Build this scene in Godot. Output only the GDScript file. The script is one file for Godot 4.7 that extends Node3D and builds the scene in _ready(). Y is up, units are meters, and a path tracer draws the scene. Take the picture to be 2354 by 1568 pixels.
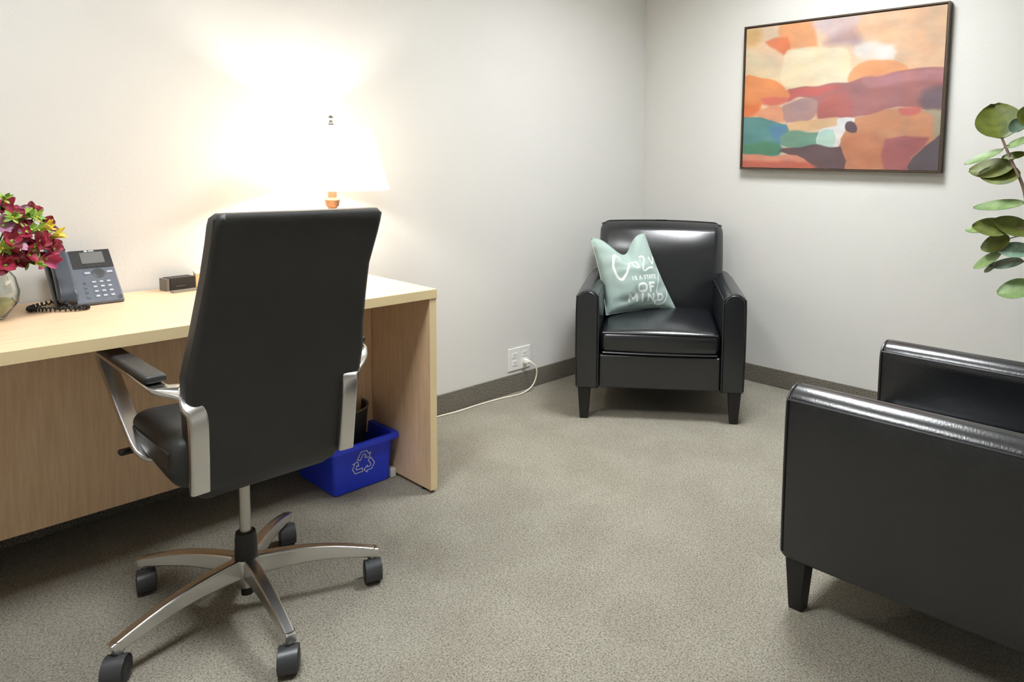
extends Node3D
# A small office: maple desk with lamp and phone, swivel chair, two armchairs in front of the corner of two painted walls.
# World: the floor corner of the two walls in view is the origin; the desk wall is the plane z = 0 (x < 0), the picture wall is x = 0 (z > 0).

# ---------------------------------------------------------------- mesh collector: triangles, smoothed by a crease angle
class MB:
	var p := PackedVector3Array()
	var uv := PackedVector2Array()

	func tri(a: Vector3, b: Vector3, c: Vector3, ua := Vector2.ZERO, ub := Vector2.ZERO, uc := Vector2.ZERO) -> void:
		if (b - a).cross(c - a).length_squared() < 1e-20:
			return
		p.append(a); p.append(b); p.append(c)
		uv.append(ua); uv.append(ub); uv.append(uc)

	func quad(a: Vector3, b: Vector3, c: Vector3, d: Vector3, ua := Vector2.ZERO, ub := Vector2.ZERO, uc := Vector2.ZERO, ud := Vector2.ZERO) -> void:
		tri(a, b, c, ua, ub, uc)
		tri(a, c, d, ua, uc, ud)

	# turns the closed shape added since `from` the right way out (front faces run clockwise)
	func orient(from: int) -> MB:
		var mid := Vector3.ZERO
		for k in range(from, p.size()):
			mid += p[k]
		mid /= maxf(1.0, p.size() - from)
		var volume := 0.0
		for k in range(from, p.size(), 3):
			volume += (p[k] - mid).dot((p[k + 1] - mid).cross(p[k + 2] - mid))
		if volume > 0.0:
			for k in range(from, p.size(), 3):
				var t := p[k + 1]; p[k + 1] = p[k + 2]; p[k + 2] = t
				var s := uv[k + 1]; uv[k + 1] = uv[k + 2]; uv[k + 2] = s
		return self

	func loft(rows: Array, wrap := true, cap := true, turn := true) -> MB:
		var from := p.size()
		var n: int = rows[0].size()
		var m := n if wrap else n - 1
		for j in rows.size() - 1:
			for i in m:
				var i2 := (i + 1) % n
				var u0 := float(i) / m; var u1 := float(i + 1) / m
				var v0 := float(j) / (rows.size() - 1); var v1 := float(j + 1) / (rows.size() - 1)
				quad(rows[j][i], rows[j][i2], rows[j + 1][i2], rows[j + 1][i], Vector2(u0, v0), Vector2(u1, v0), Vector2(u1, v1), Vector2(u0, v1))
		if cap and wrap:
			for e in [0, rows.size() - 1]:
				var c := Vector3.ZERO
				for q in rows[e]:
					c += q
				c /= n
				for i in n:
					if e == 0:
						tri(c, rows[e][(i + 1) % n], rows[e][i])
					else:
						tri(c, rows[e][i], rows[e][(i + 1) % n])
		if turn:
			orient(from)
		return self

	# box with rounded edges; sub = extra rows inside each face (for bulging it later)
	func rbox(c: Vector3, s: Vector3, r := 0.004, seg := 2, sub := 0, b := Basis.IDENTITY) -> MB:
		var from := p.size()
		var h := s / 2.0
		r = minf(r, minf(h.x, minf(h.y, h.z)) * 0.999)
		var lists := []
		for a in 3:
			var l := []
			for k in seg + 1:
				l.append(-h[a] + r * k / seg)
			for k in sub:
				l.append(lerpf(-h[a] + r, h[a] - r, float(k + 1) / (sub + 1)))
			for k in seg + 1:
				l.append(h[a] - r + r * k / seg)
			lists.append(l)
		for a in 3:
			var e := (a + 1) % 3; var f := (a + 2) % 3
			for sgn in [-1.0, 1.0]:
				var rows := []
				for y in lists[f]:
					var row := []
					for x in lists[e]:
						var q := Vector3.ZERO
						q[a] = sgn * h[a]; q[e] = x; q[f] = y
						var inner := q.clamp(-h + Vector3.ONE * r, h - Vector3.ONE * r)
						row.append(c + b * (inner + (q - inner).normalized() * r))
					rows.append(row)
				for j in rows.size() - 1:
					for i in rows[0].size() - 1:
						var ua := Vector2(float(i) / (rows[0].size() - 1), float(j) / (rows.size() - 1))
						if sgn > 0:
							quad(rows[j][i], rows[j][i + 1], rows[j + 1][i + 1], rows[j + 1][i], ua, ua, ua, ua)
						else:
							quad(rows[j][i], rows[j + 1][i], rows[j + 1][i + 1], rows[j][i + 1], ua, ua, ua, ua)
		return orient(from)

	# profile: Vector2(radius, height) from one end to the other, around an axis through c
	func lathe(profile: Array, c := Vector3.ZERO, seg := 24, b := Basis.IDENTITY, closed := true) -> MB:
		var rows := []
		for q in profile:
			var row := []
			for i in seg:
				var t := TAU * i / seg
				row.append(c + b * Vector3(cos(t) * maxf(q.x, 0.00001), q.y, sin(t) * maxf(q.x, 0.00001)))
			rows.append(row)
		return loft(rows, true, closed, closed)

	func tube(path: Array, radius, seg := 8, cap := true) -> MB:
		var rows := []
		var side := Vector3.ZERO
		for j in path.size():
			var t: Vector3 = (path[mini(j + 1, path.size() - 1)] - path[maxi(j - 1, 0)]).normalized()
			if side == Vector3.ZERO:
				side = t.cross(Vector3.UP if absf(t.y) < 0.9 else Vector3.RIGHT).normalized()
			side = (side - t * side.dot(t)).normalized()
			var other := t.cross(side)
			var rr: float = radius[j] if radius is Array else radius
			var row := []
			for i in seg:
				var a := TAU * i / seg
				row.append(path[j] + (side * cos(a) + other * sin(a)) * rr)
			rows.append(row)
		return loft(rows, true, cap)

	# a closed section (Vector2: across, along the bend normal) carried along a path; `across` is the direction of section.x
	func sweep(path: Array, section: Array, across: Vector3, scale := []) -> MB:
		var rows := []
		for j in path.size():
			var t: Vector3 = (path[mini(j + 1, path.size() - 1)] - path[maxi(j - 1, 0)]).normalized()
			var x: Vector3 = (across - t * across.dot(t)).normalized()
			var y := t.cross(x)
			var s: Vector2 = scale[j] if scale.size() > 0 else Vector2.ONE
			var row := []
			for q in section:
				row.append(path[j] + x * q.x * s.x + y * q.y * s.y)
			rows.append(row)
		return loft(rows, true, true)

	func extrude(poly: PackedVector2Array, depth: float, at := Transform3D.IDENTITY) -> MB:
		var from := p.size()
		var idx := Geometry2D.triangulate_polygon(poly)
		for k in range(0, idx.size(), 3):
			var a := poly[idx[k]]; var b := poly[idx[k + 1]]; var c := poly[idx[k + 2]]
			tri(at * Vector3(a.x, a.y, 0), at * Vector3(b.x, b.y, 0), at * Vector3(c.x, c.y, 0))
			tri(at * Vector3(a.x, a.y, depth), at * Vector3(c.x, c.y, depth), at * Vector3(b.x, b.y, depth))
		var flip := Geometry2D.is_polygon_clockwise(poly) != (idx.size() >= 3 and Geometry2D.is_polygon_clockwise(PackedVector2Array([poly[idx[0]], poly[idx[1]], poly[idx[2]]])))
		for k in poly.size():
			var a := poly[k]; var b := poly[(k + 1) % poly.size()]
			if flip:
				var t := a; a = b; b = t
			quad(at * Vector3(b.x, b.y, 0), at * Vector3(a.x, a.y, 0), at * Vector3(a.x, a.y, depth), at * Vector3(b.x, b.y, depth))
		return orient(from)

	func warp(f: Callable) -> MB:
		for k in p.size():
			p[k] = f.call(p[k])
		return self

	func arrays(crease := 40.0) -> Array:
		var limit := cos(deg_to_rad(crease))
		var faces := p.size() / 3
		var fn := PackedVector3Array()
		var un := PackedVector3Array()
		var at := {}
		for f in faces:
			var n := (p[f * 3 + 2] - p[f * 3]).cross(p[f * 3 + 1] - p[f * 3])
			fn.append(n); un.append(n.normalized())
			for k in 3:
				var key := Vector3i((p[f * 3 + k] * 20000.0).round())
				if at.has(key):
					at[key].append(f)
				else:
					at[key] = [f]
		var normals := PackedVector3Array()
		for k in p.size():
			var own := un[k / 3]
			var sum := Vector3.ZERO
			for f in at[Vector3i((p[k] * 20000.0).round())]:
				if own.dot(un[f]) > limit:
					sum += fn[f]
			normals.append(sum.normalized() if sum.length_squared() > 0.0 else own)
		var out := []
		out.resize(Mesh.ARRAY_MAX)
		out[Mesh.ARRAY_VERTEX] = p
		out[Mesh.ARRAY_NORMAL] = normals
		out[Mesh.ARRAY_TEX_UV] = uv
		return out

	func mesh(m: Material, crease := 40.0) -> ArrayMesh:
		var am := ArrayMesh.new()
		am.add_surface_from_arrays(Mesh.PRIMITIVE_TRIANGLES, arrays(crease))
		am.surface_set_material(0, m)
		return am


# ---------------------------------------------------------------- scene helpers
var M := {}
var taken := {}
var rng := RandomNumberGenerator.new()


func numbered(called: String) -> String:
	taken[called] = taken.get(called, -1) + 1
	return called if taken[called] == 0 else "%s_%03d" % [called, taken[called]]


func thing(called: String, label: String, category: String, at := Vector3.ZERO, turn := 0.0, group := "") -> Node3D:
	var o := Node3D.new()
	o.name = numbered(called)
	add_child(o)
	o.position = at
	o.rotation.y = turn
	tag(o, label, category, group)
	return o


func tag(o: Node, label: String, category: String, group := "") -> void:
	o.set_meta("label", label)
	o.set_meta("category", category)
	if group:
		o.set_meta("group", group)


func part(called: String, b: MB, m: Material, parent: Node, crease := 40.0, label := "") -> MeshInstance3D:
	var o := MeshInstance3D.new()
	o.name = called
	o.mesh = b.mesh(m, crease)
	parent.add_child(o, true)
	if label:
		o.set_meta("label", label)
	return o


func single(called: String, b: MB, m: Material, label: String, category: String, at := Vector3.ZERO, group := "", crease := 40.0) -> MeshInstance3D:
	var o := part(numbered(called), b, m, self, crease)
	o.position = at
	tag(o, label, category, group)
	return o


func struct(called: String, b: MB, m: Material, label: String) -> MeshInstance3D:
	var o := part(called, b, m, self)
	o.set_meta("kind", "structure")
	o.set_meta("label", label)
	return o


func mat(called: String, c: Color, rough := 0.5, metal := 0.0) -> StandardMaterial3D:
	var m := StandardMaterial3D.new()
	m.resource_name = called
	m.albedo_color = c
	m.roughness = rough
	m.metallic = metal
	M[called] = m
	return m


func noise(kind: int, freq: float, seed_: int, octaves := 3) -> FastNoiseLite:
	var n := FastNoiseLite.new()
	n.noise_type = kind
	n.frequency = freq
	n.seed = seed_
	n.fractal_octaves = octaves
	return n


func noise_tex(n: FastNoiseLite, side: int, stops: Array, offsets: Array) -> NoiseTexture2D:
	var t := NoiseTexture2D.new()
	t.width = side
	t.height = side
	t.seamless = true
	t.noise = n
	var g := Gradient.new()
	g.offsets = PackedFloat32Array(offsets)
	g.colors = PackedColorArray(stops)
	t.color_ramp = g
	return t


func relief(m: StandardMaterial3D, n: FastNoiseLite, side: int, centimetres: float, scale: float, world := false) -> void:
	var t := NoiseTexture2D.new()
	t.width = side
	t.height = side
	t.seamless = true
	t.noise = n
	m.heightmap_enabled = true
	m.heightmap_texture = t
	m.heightmap_scale = centimetres
	m.uv1_triplanar = true
	m.uv1_world_triplanar = world
	m.uv1_scale = Vector3.ONE * scale


func spline(pts: Array, per := 6) -> Array:
	var out := []
	for k in pts.size() - 1:
		var a = pts[maxi(k - 1, 0)]; var b = pts[k]; var c = pts[k + 1]; var d = pts[mini(k + 2, pts.size() - 1)]
		for s in per:
			out.append(b.cubic_interpolate(c, a, d, float(s) / per))
	out.append(pts[-1])
	return out


func along(x: float, xs: Array, ys: Array) -> float:
	for k in xs.size() - 1:
		if x <= xs[k + 1]:
			var t := clampf((x - xs[k]) / (xs[k + 1] - xs[k]), 0, 1)
			return lerpf(ys[k], ys[k + 1], t * t * (3 - 2 * t) * 0.5 + t * 0.5)
	return ys[-1]


func round_section(w: float, h: float, r: float, seg := 3) -> Array:
	var out := []
	for q in [[1, 1, 0.0], [-1, 1, 0.25], [-1, -1, 0.5], [1, -1, 0.75]]:
		for k in seg + 1:
			var a: float = TAU * (q[2] + 0.25 * k / seg)
			out.append(Vector2(q[0] * (w / 2 - r) + cos(a) * r, q[1] * (h / 2 - r) + sin(a) * r))
	return out


# draws a thick soft line into an image
func stroke(im: Image, pts: Array, width: float, c: Color) -> void:
	for k in pts.size() - 1:
		var a: Vector2 = pts[k]; var b: Vector2 = pts[k + 1]
		var lo := a.min(b) - Vector2.ONE * (width + 1); var hi := a.max(b) + Vector2.ONE * (width + 1)
		for y in range(maxi(0, int(lo.y)), mini(im.get_height(), int(hi.y) + 1)):
			for x in range(maxi(0, int(lo.x)), mini(im.get_width(), int(hi.x) + 1)):
				var q := Vector2(x, y)
				var d := q.distance_to(Geometry2D.get_closest_point_to_segment(q, a, b))
				var s := clampf(width / 2 + 0.5 - d, 0, 1)
				if s > 0:
					im.set_pixel(x, y, im.get_pixel(x, y).lerp(c, s))


func _ready() -> void:
	rng.seed = 7
	# ------------------------------------------------ camera, environment, light, exposure
	var cam := Camera3D.new()
	cam.name = "camera"
	add_child(cam)
	var yaw := deg_to_rad(48.71375); var pitch := deg_to_rad(5.43834); var roll := deg_to_rad(-0.90906)
	var f := Vector3(sin(yaw) * cos(pitch), -sin(pitch), -cos(yaw) * cos(pitch))
	var r := Vector3(cos(yaw), 0, sin(yaw))
	var d := f.cross(r)
	var right := r * cos(roll) + d * sin(roll)
	var down := d * cos(roll) - r * sin(roll)
	cam.transform = Transform3D(Basis(right, -down, -f), Vector3(-3.4403, 1.1839, 2.7004))
	cam.near = 0.05
	cam.far = 40.0
	cam.projection = Camera3D.PROJECTION_FRUSTUM       # the photograph is cropped off the lens axis
	var focal := 1641.89
	cam.size = 1568.0 / focal * cam.near
	cam.frustum_offset = Vector2((1177.0 - 1385.716) / focal, -(784.0 - 530.43) / focal) * cam.near
	cam.current = true

	var we := WorldEnvironment.new()
	we.name = "environment"
	var env := Environment.new()
	env.background_mode = Environment.BG_COLOR
	env.background_color = Color(0, 0, 0)
	env.tonemap_mode = Environment.TONE_MAPPER_LINEAR
	env.tonemap_exposure = EXPOSURE
	env.sdfgi_enabled = true
	env.ssao_enabled = true
	env.ssil_enabled = true
	we.environment = env
	add_child(we)

	materials()
	for k in TROFFERS.size():
		ceiling_light(TROFFERS[k], TROFFER_ENERGY[k])
	room()
	desk()
	office_chair()
	armchair("armchair", "black leather armchair with a mint cushion on it in the room corner", Vector3(-0.576, 0, 0.578), deg_to_rad(-53.0))
	armchair("armchair", "black leather armchair beside the leafy plant, its side turned to the desk", Vector3(-1.368, 0, 2.240), deg_to_rad(180.0))
	painting()
	table_lamp()
	bins()
	outlet_and_cord()
	phone()
	desk_boxes()
	pillow()
	flowers()
	plant()


const EXPOSURE := 1.0
const CEILING := 2.62
const TROFFERS := [Vector3(-1.0, CEILING, 1.30), Vector3(-3.1, CEILING, 1.30)]
const TROFFER_ENERGY := [6.7, 5.2]   # the panel by the picture wall and the older one over the desk
const LAMP_ENERGY := 0.28


func materials() -> void:
	var m := mat("wall_paint", Color8(220, 219, 214), 0.75)
	relief(m, noise(FastNoiseLite.TYPE_SIMPLEX, 0.06, 3), 512, 0.02, 1.6, true)
	mat("ceiling_white", Color8(226, 224, 218), 0.9)
	# carpet: fine loops in grey-beige, with darker flecks
	m = mat("carpet", Color8(255, 255, 255), 0.95)
	m.albedo_texture = noise_tex(noise(FastNoiseLite.TYPE_SIMPLEX, 0.42, 11, 2), 2048, [Color8(104, 100, 89), Color8(139, 135, 123), Color8(153, 149, 138), Color8(170, 166, 155)], [0.14, 0.38, 0.62, 0.9])
	m.detail_enabled = true
	m.detail_blend_mode = BaseMaterial3D.BLEND_MODE_MUL
	m.detail_albedo = noise_tex(noise(FastNoiseLite.TYPE_SIMPLEX, 0.012, 5, 4), 512, [Color8(244, 243, 240), Color8(255, 255, 253)], [0.25, 0.75])
	m.detail_uv_layer = BaseMaterial3D.DETAIL_UV_2
	m.uv2_triplanar = true
	m.uv2_world_triplanar = true
	m.uv2_scale = Vector3.ONE * 0.45
	relief(m, noise(FastNoiseLite.TYPE_SIMPLEX, 0.42, 11, 2), 2048, 0.3, 0.18, true)
	m.albedo_texture.seamless = false
	m.heightmap_texture.seamless = false
	m.metallic_specular = 0.2
	m = mat("carpet_base", Color8(255, 255, 255), 0.95)
	m.albedo_texture = noise_tex(noise(FastNoiseLite.TYPE_SIMPLEX, 0.1, 21, 3), 512, [Color8(92, 88, 78), Color8(126, 121, 110), Color8(146, 141, 130)], [0.25, 0.55, 0.85])
	relief(m, noise(FastNoiseLite.TYPE_SIMPLEX, 0.1, 21, 2), 512, 0.2, 2.6, true)
	m.metallic_specular = 0.2
	# maple laminate with a fine grain along one axis
	for k in 2:
		var im := Image.create(512, 512, false, Image.FORMAT_RGB8)
		var n := noise(FastNoiseLite.TYPE_SIMPLEX, 0.02, 31, 4)
		var n2 := noise(FastNoiseLite.TYPE_SIMPLEX, 0.09, 32, 2)
		for y in 512:
			for x in 512:
				var g := x if k == 0 else y
				var h := y if k == 0 else x
				var wave := minf(1.0, minf(g, 512 - g) / 60.0)
				var s := n.get_noise_2d(g * 0.05 * 4, h * 3.0) * 0.6 * wave + n2.get_noise_2d(g * 0.12, h * 2.0) * 0.4
				im.set_pixel(x, y, Color8(222, 185, 145).lerp(Color8(245, 215, 180), clampf(0.5 + s * 0.55, 0, 1)))
		m = mat("maple_" + ["lying", "standing"][k], Color(1, 1, 1), 0.42)
		m.albedo_texture = ImageTexture.create_from_image(im)
		m.uv1_triplanar = true
		m.uv1_scale = Vector3.ONE * 1.3
	mat("maple_edge", Color8(226, 205, 160), 0.45)
	mat("black_plastic", Color8(26, 26, 27), 0.45)
	mat("grey_plastic", Color8(58, 59, 62), 0.4)
	# leathers
	m = mat("armchair_leather", Color8(19, 22, 27), 0.27)
	relief(m, noise(FastNoiseLite.TYPE_CELLULAR, 0.09, 41, 2), 512, 0.025, 4.0)
	m.metallic_specular = 0.68
	m = mat("leather_piping", Color8(44, 45, 47), 0.35)
	m = mat("chair_leather", Color8(47, 47, 46), 0.48)
	relief(m, noise(FastNoiseLite.TYPE_CELLULAR, 0.12, 43, 2), 512, 0.02, 4.0)
	mat("dark_wood", Color8(22, 20, 19), 0.4)
	mat("aluminium", Color8(218, 217, 215), 0.26, 1.0)
	mat("steel", Color8(190, 188, 182), 0.28, 1.0)
	mat("white_plastic", Color8(238, 238, 234), 0.4)
	mat("cord_white", Color8(240, 232, 214), 0.5)
	mat("copper", Color8(196, 150, 118), 0.35, 0.6)
	mat("bronze_frame", Color8(74, 60, 46), 0.4, 0.3)
	mat("bin_blue", Color8(44, 70, 236), 0.4)
	mat("print_white", Color8(236, 240, 250), 0.6)
	m = mat("bin_black", Color8(34, 33, 31), 0.5)
	m = mat("basket_rim", Color8(120, 116, 106), 0.45)
	m = mat("shade_cloth", Color8(246, 240, 228), 0.9)
	m.backlight_enabled = true
	m.backlight = Color8(250, 240, 220)
	m.cull_mode = BaseMaterial3D.CULL_DISABLED
	m = mat("bulb_glow", Color8(255, 244, 224), 0.4)
	m.emission_enabled = true
	m.emission = Color8(255, 226, 180)
	m.emission_energy_multiplier = 4.0
	m = mat("diffuser_glow", Color8(250, 250, 246), 0.5)
	m.emission_enabled = true
	m.emission = Color8(255, 251, 246)
	m.emission_energy_multiplier = 2.0
	m = mat("clear_glass", Color(0.97, 0.99, 0.98, 0.06), 0.02)
	m.refraction_enabled = true
	m.refraction_scale = 0.05
	m.transparency = BaseMaterial3D.TRANSPARENCY_ALPHA


func ceiling_light(at: Vector3, energy: float) -> void:
	var label := "square white louvred ceiling light above the desk end with the flowers" if at.x < -2 else "square white louvred ceiling light before the picture wall"
	var t := thing("ceiling_light", label, "ceiling light", at, PI / 2)
	var b := MB.new()
	for s in [-1, 1]:
		b.rbox(Vector3(s * 0.30, -0.03, 0), Vector3(0.020, 0.06, 0.62), 0.003, 1)
		b.rbox(Vector3(0, -0.03, s * 0.30), Vector3(0.58, 0.06, 0.020), 0.003, 1)
	part("light_frame", b, M.white_plastic, t)
	for k in [-1, 0, 1]:
		part("louver_blade", MB.new().rbox(Vector3(k * 0.145, -0.038, 0), Vector3(0.004, 0.048, 0.58), 0.001, 1), M.white_plastic, t)
		part("louver_blade", MB.new().rbox(Vector3(0, -0.038, k * 0.145), Vector3(0.58, 0.048, 0.004), 0.001, 1), M.white_plastic, t)
	part("diffuser", MB.new().rbox(Vector3(0, -0.004, 0), Vector3(0.575, 0.006, 0.575), 0.002, 1), M.diffuser_glow, t)
	var l := AreaLight3D.new()
	l.name = "panel_light"
	l.area_size = Vector2(0.56, 0.56)
	l.light_energy = energy
	l.light_color = Color8(247, 251, 255)
	l.area_range = 12.0
	l.area_attenuation = 2.0
	l.shadow_enabled = true
	l.rotation.x = -PI / 2
	l.position.y = -0.012
	t.add_child(l)


func slab(lo: Vector3, hi: Vector3) -> MB:
	return MB.new().rbox((lo + hi) / 2, hi - lo, 0.0005, 1)


func room() -> void:
	var x0 := -5.0; var z1 := 3.7; var h := CEILING
	struct("floor", slab(Vector3(x0 - 0.1, -0.1, -0.1), Vector3(0.1, 0, z1 + 0.1)), M.carpet, "grey beige loop carpet floor")
	struct("ceiling", slab(Vector3(x0 - 0.1, h, -0.1), Vector3(0.1, h + 0.1, z1 + 0.1)), M.ceiling_white, "plain white ceiling")
	struct("wall_back", slab(Vector3(x0 - 0.1, 0, -0.1), Vector3(0.1, h, 0)), M.wall_paint, "pale warm grey painted wall behind the desk")
	struct("wall_right", slab(Vector3(0, 0, 0), Vector3(0.1, h, z1 + 0.1)), M.wall_paint, "pale warm grey painted wall with the picture")
	struct("wall_left", slab(Vector3(x0 - 0.1, 0, 0), Vector3(x0, h, z1 + 0.1)), M.wall_paint, "pale warm grey painted wall at the far desk end")
	struct("wall_front", slab(Vector3(x0, 0, z1), Vector3(0, h, z1 + 0.1)), M.wall_paint, "pale warm grey painted wall facing the desk")
	struct("baseboard_back", MB.new().rbox(Vector3(x0 / 2, 0.048, 0.005), Vector3(-x0, 0.096, 0.01), 0.003, 1), M.carpet_base, "dark grey carpet skirting strip along the desk wall")
	struct("baseboard_right", MB.new().rbox(Vector3(-0.005, 0.048, z1 / 2), Vector3(0.01, 0.096, z1 - 0.03), 0.003, 1), M.carpet_base, "dark grey carpet skirting strip along the picture wall")


func desk() -> void:
	var x1 := -1.971; var x0 := -3.80; var zb := 0.012; var zf := 0.646; var top := 0.737; var th := 0.032
	var t := thing("desk", "pale maple laminate desk with panel ends against the wall", "desk", Vector3(x1, 0, zf))
	var o := Vector3(x1, 0, zf)
	var put := func(lo: Vector3, hi: Vector3, rr := 0.0015) -> MB: return MB.new().rbox((lo + hi) / 2 - o, hi - lo, rr, 1)
	part("desktop", put.call(Vector3(x0, top - th, zb), Vector3(x1 - 0.002, top, zf - 0.002)), M.maple_lying, t)
	var eb: MB = put.call(Vector3(x0, top - th, zf - 0.0025), Vector3(x1, top - 0.0005, zf), 0.0008)
	eb.rbox(Vector3((x1 - 0.0012) - o.x, top - th / 2, (zb + zf) / 2 - o.z), Vector3(0.0024, th - 0.001, zf - zb - 0.004), 0.0008, 1)
	part("edge_band", eb, M.maple_edge, t, 40.0, "pale yellowish edge banding")
	for s in [0, 1]:
		var xa := x1 - 0.029 if s == 0 else x0
		var e := part("end_panel", put.call(Vector3(xa, 0.012, zb + 0.01), Vector3(xa + 0.028, top - th - 0.001, zf - 0.006)), M.maple_standing, t)
		part("front_edge", put.call(Vector3(xa, 0.012, zf - 0.0065), Vector3(xa + 0.028, top - th - 0.001, zf - 0.004), 0.0008), M.maple_edge, e)
		for z in [0.06, zf - 0.06]:
			part("glide", MB.new().lathe([Vector2(0.011, 0), Vector2(0.012, 0.004), Vector2(0.008, 0.013)], Vector3(xa + 0.014, 0, z) - o, 12), M.black_plastic, e)
	part("modesty_panel", put.call(Vector3(x0 + 0.028, 0.136, 0.247), Vector3(x1 - 0.03, top - th - 0.001, 0.265)), M.maple_standing, t)


# ---------------------------------------------------------------- swivel chair; local: x right, -z the way it faces
func office_chair() -> void:
	var t := thing("office_chair", "high-backed black leather swivel chair with polished metal arms and star base", "chair", Vector3(-2.704, 0, 0.820))
	# five-star base
	for k in 5:
		var a := deg_to_rad(24.3 + 72.0 * k)
		var dir := Vector3(cos(a), 0, sin(a))
		var path := []; var sc := []
		for j in 9:
			var s := j / 8.0
			var rr := lerpf(0.02, 0.330, s)
			path.append(dir * rr + Vector3(0, lerpf(0.112, 0.088, s) + sin(PI * s) * 0.012 - 0.012 * s * s, 0))
			sc.append(Vector2(lerpf(1.0, 0.78, s), lerpf(1.25, 0.6, s)))
		var leg := part("base_leg", MB.new().sweep(path, round_section(0.032, 0.044, 0.007), dir.cross(Vector3.UP), sc), M.aluminium, t, 50.0)
		var tip := dir * 0.316
		part("leg_post", MB.new().lathe([Vector2(0.012, 0.062), Vector2(0.0135, 0.066), Vector2(0.0135, 0.092)], tip, 14), M.aluminium, leg)
		# caster: hood between two wheels
		var c := thing_part("caster", t, tip, [-0.38, -0.55, -0.64, -0.25, -0.3][k])
		for s in [-1, 1]:
			part("wheel", MB.new().lathe([Vector2(0.004, -0.009), Vector2(0.025, -0.009), Vector2(0.0295, -0.005), Vector2(0.0295, 0.005), Vector2(0.026, 0.0085), Vector2(0.012, 0.010), Vector2(0.003, 0.0075)], Vector3(s * 0.0145, 0.0295, 0.014), 22, Basis(Vector3(0, 0, 1), -s * PI / 2)), M.black_plastic, c)
		var hood := []
		for j in 13:
			var q := deg_to_rad(-30.0 + 240.0 * j / 12.0)
			hood.append(Vector3(0, 0.0295 + sin(q) * 0.0315, 0.014 + cos(q) * 0.0315))
		part("hood", MB.new().sweep(hood, round_section(0.044, 0.003, 0.0013, 2), Vector3(1, 0, 0)).rbox(Vector3(0, 0.048, 0), Vector3(0.012, 0.03, 0.03), 0.004, 1), M.grey_plastic, c)
		part("stem", MB.new().lathe([Vector2(0.0055, 0.04), Vector2(0.0055, 0.07)], Vector3.ZERO, 10), M.steel, c)
	part("hub", MB.new().lathe([Vector2(0.018, 0.055), Vector2(0.026, 0.06), Vector2(0.030, 0.075), Vector2(0.036, 0.132), Vector2(0.034, 0.138)], Vector3.ZERO, 26), M.aluminium, t)
	part("hub_plug", MB.new().lathe([Vector2(0.006, 0.032), Vector2(0.015, 0.034), Vector2(0.016, 0.056)], Vector3.ZERO, 16), M.black_plastic, t)
	part("column_sleeve", MB.new().lathe([Vector2(0.028, 0.134), Vector2(0.026, 0.19), Vector2(0.024, 0.205), Vector2(0.016, 0.207)], Vector3.ZERO, 22), M.black_plastic, t)
	part("gas_lift", MB.new().lathe([Vector2(0.014, 0.2), Vector2(0.014, 0.40)], Vector3.ZERO, 18), M.steel, t)
	part("tilt_mechanism", MB.new().rbox(Vector3(0, 0.415, -0.02), Vector3(0.17, 0.055, 0.26), 0.02, 3), M.black_plastic, t)
	part("tilt_lever", MB.new().tube(spline([Vector3(-0.07, 0.415, -0.1), Vector3(-0.16, 0.42, -0.16), Vector3(-0.19, 0.425, -0.19)], 4), 0.005, 8).rbox(Vector3(-0.20, 0.427, -0.20), Vector3(0.05, 0.014, 0.024), 0.006, 2), M.black_plastic, t)
	# seat: dished, its sides and front rolled under
	var b := MB.new().rbox(Vector3(0.014, 0.50, -0.035), Vector3(0.444, 0.095, 0.37), 0.04, 4, 6)
	b.warp(func(q: Vector3) -> Vector3:
		var z := (q.z + 0.035) * 1.35
		var o := q
		if q.y < 0.5:
			o.y -= 0.03 * (1.0 - pow(absf(q.x) / 0.23, 4.0)) * (1.0 - pow(absf(z) / 0.26, 4.0)) + 0.025 * clampf(z / 0.25, 0, 1)
		else:
			o.y += 0.012 * (pow(absf(q.x) / 0.23, 2.0)) - 0.010 + 0.012 * (1.0 - pow(absf(q.x) / 0.23, 2.0)) * cos(z * 7.0)
		o.y += -0.05 * pow(clampf((-z - 0.12) / 0.13, 0, 1), 2.0)
		return o)
	var seat := part("seat", b, M.chair_leather, t)
	var edge := []
	for k in 25:
		var q := -0.13 + 0.29 * k / 24.0
		edge.append(Vector3(-0.2085, 0.512 - 0.05 * pow(clampf((-q * 1.35 - 0.12) / 0.13, 0, 1), 2.0), q - 0.035))
	part("seat_seam", MB.new().tube(edge, 0.0022, 6), M.chair_leather, seat)
	# back: one tall padded shell, leaning back, narrower at the top and rolled under at the bottom
	var hs := [0.372, 0.378, 0.392, 0.43, 0.50, 0.56, 0.62, 0.69, 0.76, 0.84, 0.92, 1.0, 1.035, 1.052, 1.060, 1.063]
	var rows := []
	for h in hs:
		var rz := along(h, [0.372, 0.43, 0.55, 0.70, 0.85, 1.063], [0.135, 0.170, 0.190, 0.207, 0.242, 0.315])
		var hw := along(h, [0.372, 0.43, 0.55, 0.68, 0.80, 0.92, 1.063], [0.168, 0.184, 0.205, 0.217, 0.204, 0.196, 0.199])
		var th := 0.062
		var shrink := 0.0
		if h > 1.05: shrink = (h - 1.05) / 0.013 * 0.012
		if h < 0.392: shrink = (0.392 - h) / 0.02 * 0.016
		var row := []
		for q in round_section((hw - shrink) * 2, th - shrink * 2, 0.018 - shrink * 0.5, 4):
			var bow: float = -0.022 * pow(q.x / hw, 2.0)
			row.append(Vector3(q.x + lerpf(0.020, 0.046, (h - 0.4) / 0.66), h, rz - th / 2 + q.y + bow))
		rows.append(row)
	var back := part("backrest", MB.new().loft(rows), M.chair_leather, t, 50.0)
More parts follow.
